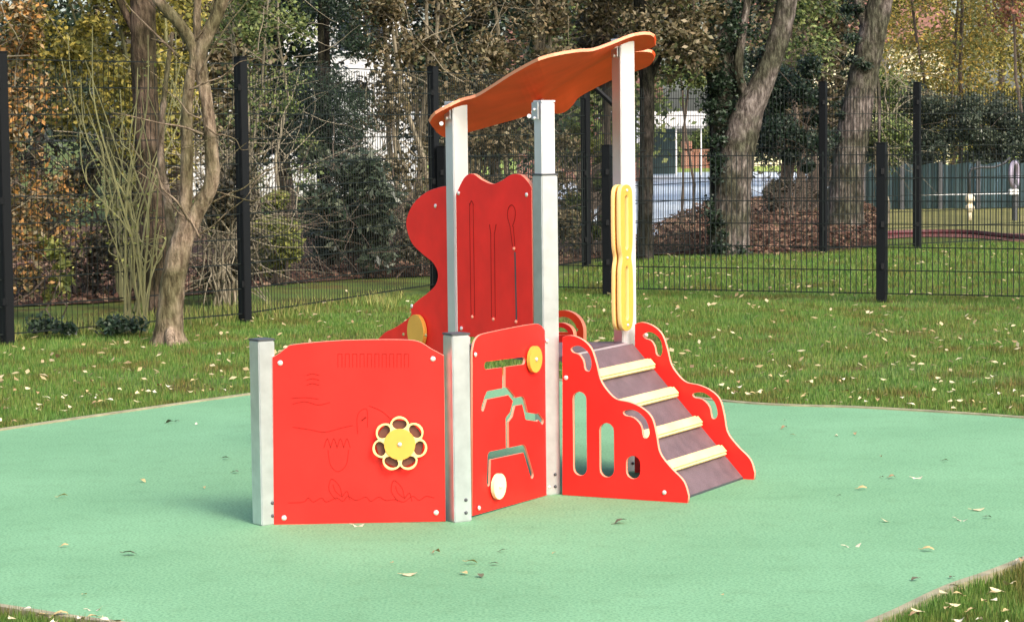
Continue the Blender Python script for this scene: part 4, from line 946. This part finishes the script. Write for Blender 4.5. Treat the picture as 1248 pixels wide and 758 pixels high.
k &= (xs > fl_x - 1.3) | (ys < F0.y); k &= (np.random.default_rng(5).uniform(0, 1, len(xs)) < .72 + .5 * noise2(xs, ys))
V.append(blades(0, xs[k], ys[k], .019, .0060, 2))
xs, ys = lawn_points(130000, 22.5, 30.5, .245, 3); k = inside(np.array(GREEN_RIGHT), xs, ys); V.append(blades(0, xs[k], ys[k], .04, .011, 4))
r_ = np.random.default_rng(8); xs = np.concatenate([r_.uniform(.9, 2.3, 26000), r_.uniform(-2.2, -.9, 14000)]); ys = np.concatenate([r_.uniform(6.7, 9.2, 26000), r_.uniform(6.7, 7.9, 14000)]); k = ~inside(rub_np, xs, ys)
V.append(blades(0, xs[k], ys[k], .030, .004, 9))
o = place('lawn_grass', quads_mesh('lawn_grass', np.concatenate(V), 3), None, [LM['grass']]); tag(o, 'short green grass of the lawn round the rubber surface', 'grass', kind='stuff')
r_ = np.random.default_rng(12); xs = r_.uniform(-7.5, -1.0, 30000); ys = r_.uniform(17.5, 26, 30000); fx = F0.x + (ys - F0.y) * (F1.x - F0.x) / (F1.y - F0.y)
k = (xs < fx) & (xs > fx - 1.6) & (noise2(xs, ys) > -.25)
o = place('weeds', quads_mesh('weeds', blades(0, xs[k], ys[k], .09, .012, 13), 3), None, [LM['weed']]); tag(o, 'yellow-green weeds growing along the back of the left fence', 'weeds', kind='stuff')
# leaf litter below trees
r_ = np.random.default_rng(14); xs = r_.uniform(1, 7, 60000); ys = r_.uniform(27, 46, 60000); k = inside(np.array(litter_right), xs, ys); xs, ys = xs[k], ys[k]
P = np.stack([xs, ys, r_.uniform(.0, .10, len(xs)) + .12 * (noise2(xs * 2, ys * 2) > .1)], 1)
r2_ = np.random.default_rng(15); x2 = r2_.uniform(-6, 1.2, 16000); y2 = r2_.uniform(18, 29, 16000); k = inside(np.array(lit_left), x2, y2)
P = np.concatenate([P, np.stack([x2[k], y2[k], r2_.uniform(.0, .05, k.sum())], 1)])
leaf_o = place('leaf_litter', quads_mesh('leaf_litter', leaf_quads(P, .075, aspect=.6, up=1.0, seed=3)), None, [LM['litter']]); tag(leaf_o, 'brown leaf litter under the trees behind the fences', 'leaf litter', kind='stuff')

# ------------------------------------------------------------------ fallen leaves
FLM = [mat('fallen_leaf_cream', (.58, .48, .27), .7, var=.2, vscale=30), mat('fallen_leaf_straw', (.46, .34, .15), .7, var=.25, vscale=30), mat('fallen_leaf_tan', (.30, .19, .09), .75, var=.25, vscale=30), mat('fallen_leaf_white', (.66, .58, .42), .7, var=.1, vscale=30), mat('fallen_leaf_dark', (.10, .09, .05), .8, var=.3, vscale=30)]
def leaf_mesh(name, L, wd, curl, m):
    bm = bmesh.new(); k = 7; A = []
    for i in range(k + 1):
        t = i / k; w_ = wd / 2 * math.sin(PI * min(1, t * 1.02 + .01)) ** .75; z = curl * math.sin(PI * t) + .004; x = (t - .5) * L; up_ = curl * .6 * math.sin(PI * t)
        A.append([bm.verts.new((x, -w_, z + up_ + random.uniform(-.002, .002))), bm.verts.new((x, 0, z - .001)), bm.verts.new((x, w_, z + up_ * .6 + random.uniform(-.002, .002)))])
    for p, q in zip(A, A[1:]):
        for j in (0, 1): bm.faces.new((p[j], q[j], q[j + 1], p[j + 1]))
    add_tube(bm, [(-.5 * L, 0, .004), (-.75 * L, .004, .006)], .0012, 4)
    me = bpy.data.meshes.new(name); bm.to_mesh(me); bm.free(); me.materials.append(m); me.shade_smooth(); return me
LV = [leaf_mesh('fallen_leaf', random.uniform(.05, .085), random.uniform(.028, .05), random.choice((-1, 1)) * random.uniform(.004, .014), FLM[[0, 3, 0, 1, 3, 2, 1, 4][i]]) for i in range(8)]
def put_leaf(x, y, z, i, label, group, rz=None, sc=.62):
    o = bpy.data.objects.new('fallen_leaf', LV[i]); o.location = (x, y, z); o.rotation_euler = (random.uniform(-.35, .35), random.uniform(-.3, .3), random.uniform(0, 6.28) if rz is None else rz); o.scale = (sc,) * 3
    link(o); tag(o, label, 'leaf', group); return o
GR = 'dead leaves lying on the green rubber surface'
lb = 'dead leaf lying on the green rubber surface'
for x, y, i, s_ in ((77, 607, 3, .9), (207, 516, 7, .9), (216, 515, 7, .6), (158, 677, 7, 1), (79, 667, 3, .6), (499, 701, 0, 1.0), (575, 688, 3, .9), (603, 689, 7, .6), (613, 673, 7, .6), (757, 638, 7, 1.1), (1040, 666, 1, 1.3), (1118, 583, 1, 1), (1051, 597, 3, .8), (1172, 634, 1, 1), (1192, 622, 0, 1.0),
                    (1131, 672, 3, .9), (1204, 632, 7, .6), (1080, 636, 0, .6), (437, 641, 1, 1.0), (116, 743, 1, 1.1), (74, 752, 3, 1), (275, 560, 7, .7), (287, 577, 7, .7), (1152, 563, 7, .6)):
    p = gnd(x, y); put_leaf(p.x, p.y, .006, i, lb, GR, rz=random.uniform(-.5, .5), sc=s_ * .85)
r_ = random.Random(33)
for q in range(24):
    y = r_.choice((r_.uniform(500, 610), r_.uniform(640, 740))); x = r_.uniform(20, 1200) if y > 640 else r_.choice((r_.uniform(20, 290), r_.uniform(930, 1220))); p = gnd(x, y)
    if inside(np.array(rub), np.array([p.x]), np.array([p.y]))[0]: put_leaf(p.x, p.y, .005, r_.choice((1, 3, 5, 6, 7)), lb, GR, sc=r_.uniform(.25, .6))
r_ = random.Random(21); cand = []
while len(cand) < 620:
    y = r_.uniform(6.7, 23.5); x = r_.uniform(-.24, .24) * y
    if inside(rub_np, np.array([x]), np.array([y]))[0]: continue
    if x < F0.x + (y - F0.y) * (F1.x - F0.x) / (F1.y - F0.y) and y > F0.y: continue
    den = .30 + .7 * max(0, noise2(np.array([x * 1.6]), np.array([y * 1.6]))[0]) + (.5 if y < 15 else 0)
    if r_.random() < den: cand.append((x, y))
kerb = [p for p in offset_poly(rub, .1) if p[1] > 11.5]
for i in range(70):
    p = r_.choice(kerb); q = (p[0] + r_.gauss(0, .35), p[1] + abs(r_.gauss(0, .28))); cand.append(q)
for i in range(26): cand.append((r_.uniform(1.1, 1.9), r_.uniform(6.9, 8.3))); cand.append((r_.uniform(-1.8, -1.2), r_.uniform(7.0, 7.6)))
cand = [c for c in cand if not inside(rub_np, np.array([c[0]]), np.array([c[1]]))[0]]
cand.sort(key=lambda c: c[1])
GL = 'pale fallen leaves lying on the lawn'
for x, y in cand[:250]: put_leaf(x, y, .022, r_.choice((0, 1, 2, 3, 4, 5, 0, 3)), 'pale fallen leaf lying on the lawn', GL)
rest = cand[250:]; P = []
for x, y in rest: P.append((x, y, .025))
for i in range(620):
    y = r_.uniform(14.5, 23.5) ; x = r_.uniform(-.24, .24) * y
    if noise2(np.array([x * 1.3]), np.array([y * 1.3]))[0] > r_.uniform(-.8, .6) and not inside(rub_np, np.array([x]), np.array([y]))[0]: P.append((x, y, .024))
for i in range(160): 
    y = r_.uniform(23.5, 29.5); x = r_.uniform(.02, .24) * y; P.append((x, y, .03))
o = place('fallen_leaves', quads_mesh('fallen_leaves', leaf_quads(np.array(P), .052, aspect=.55, up=2.2, seed=6)), None, [LM['fallen']]); tag(o, 'pale fallen leaves scattered over the far lawn near and beyond the low fence', 'fallen leaves', kind='stuff')
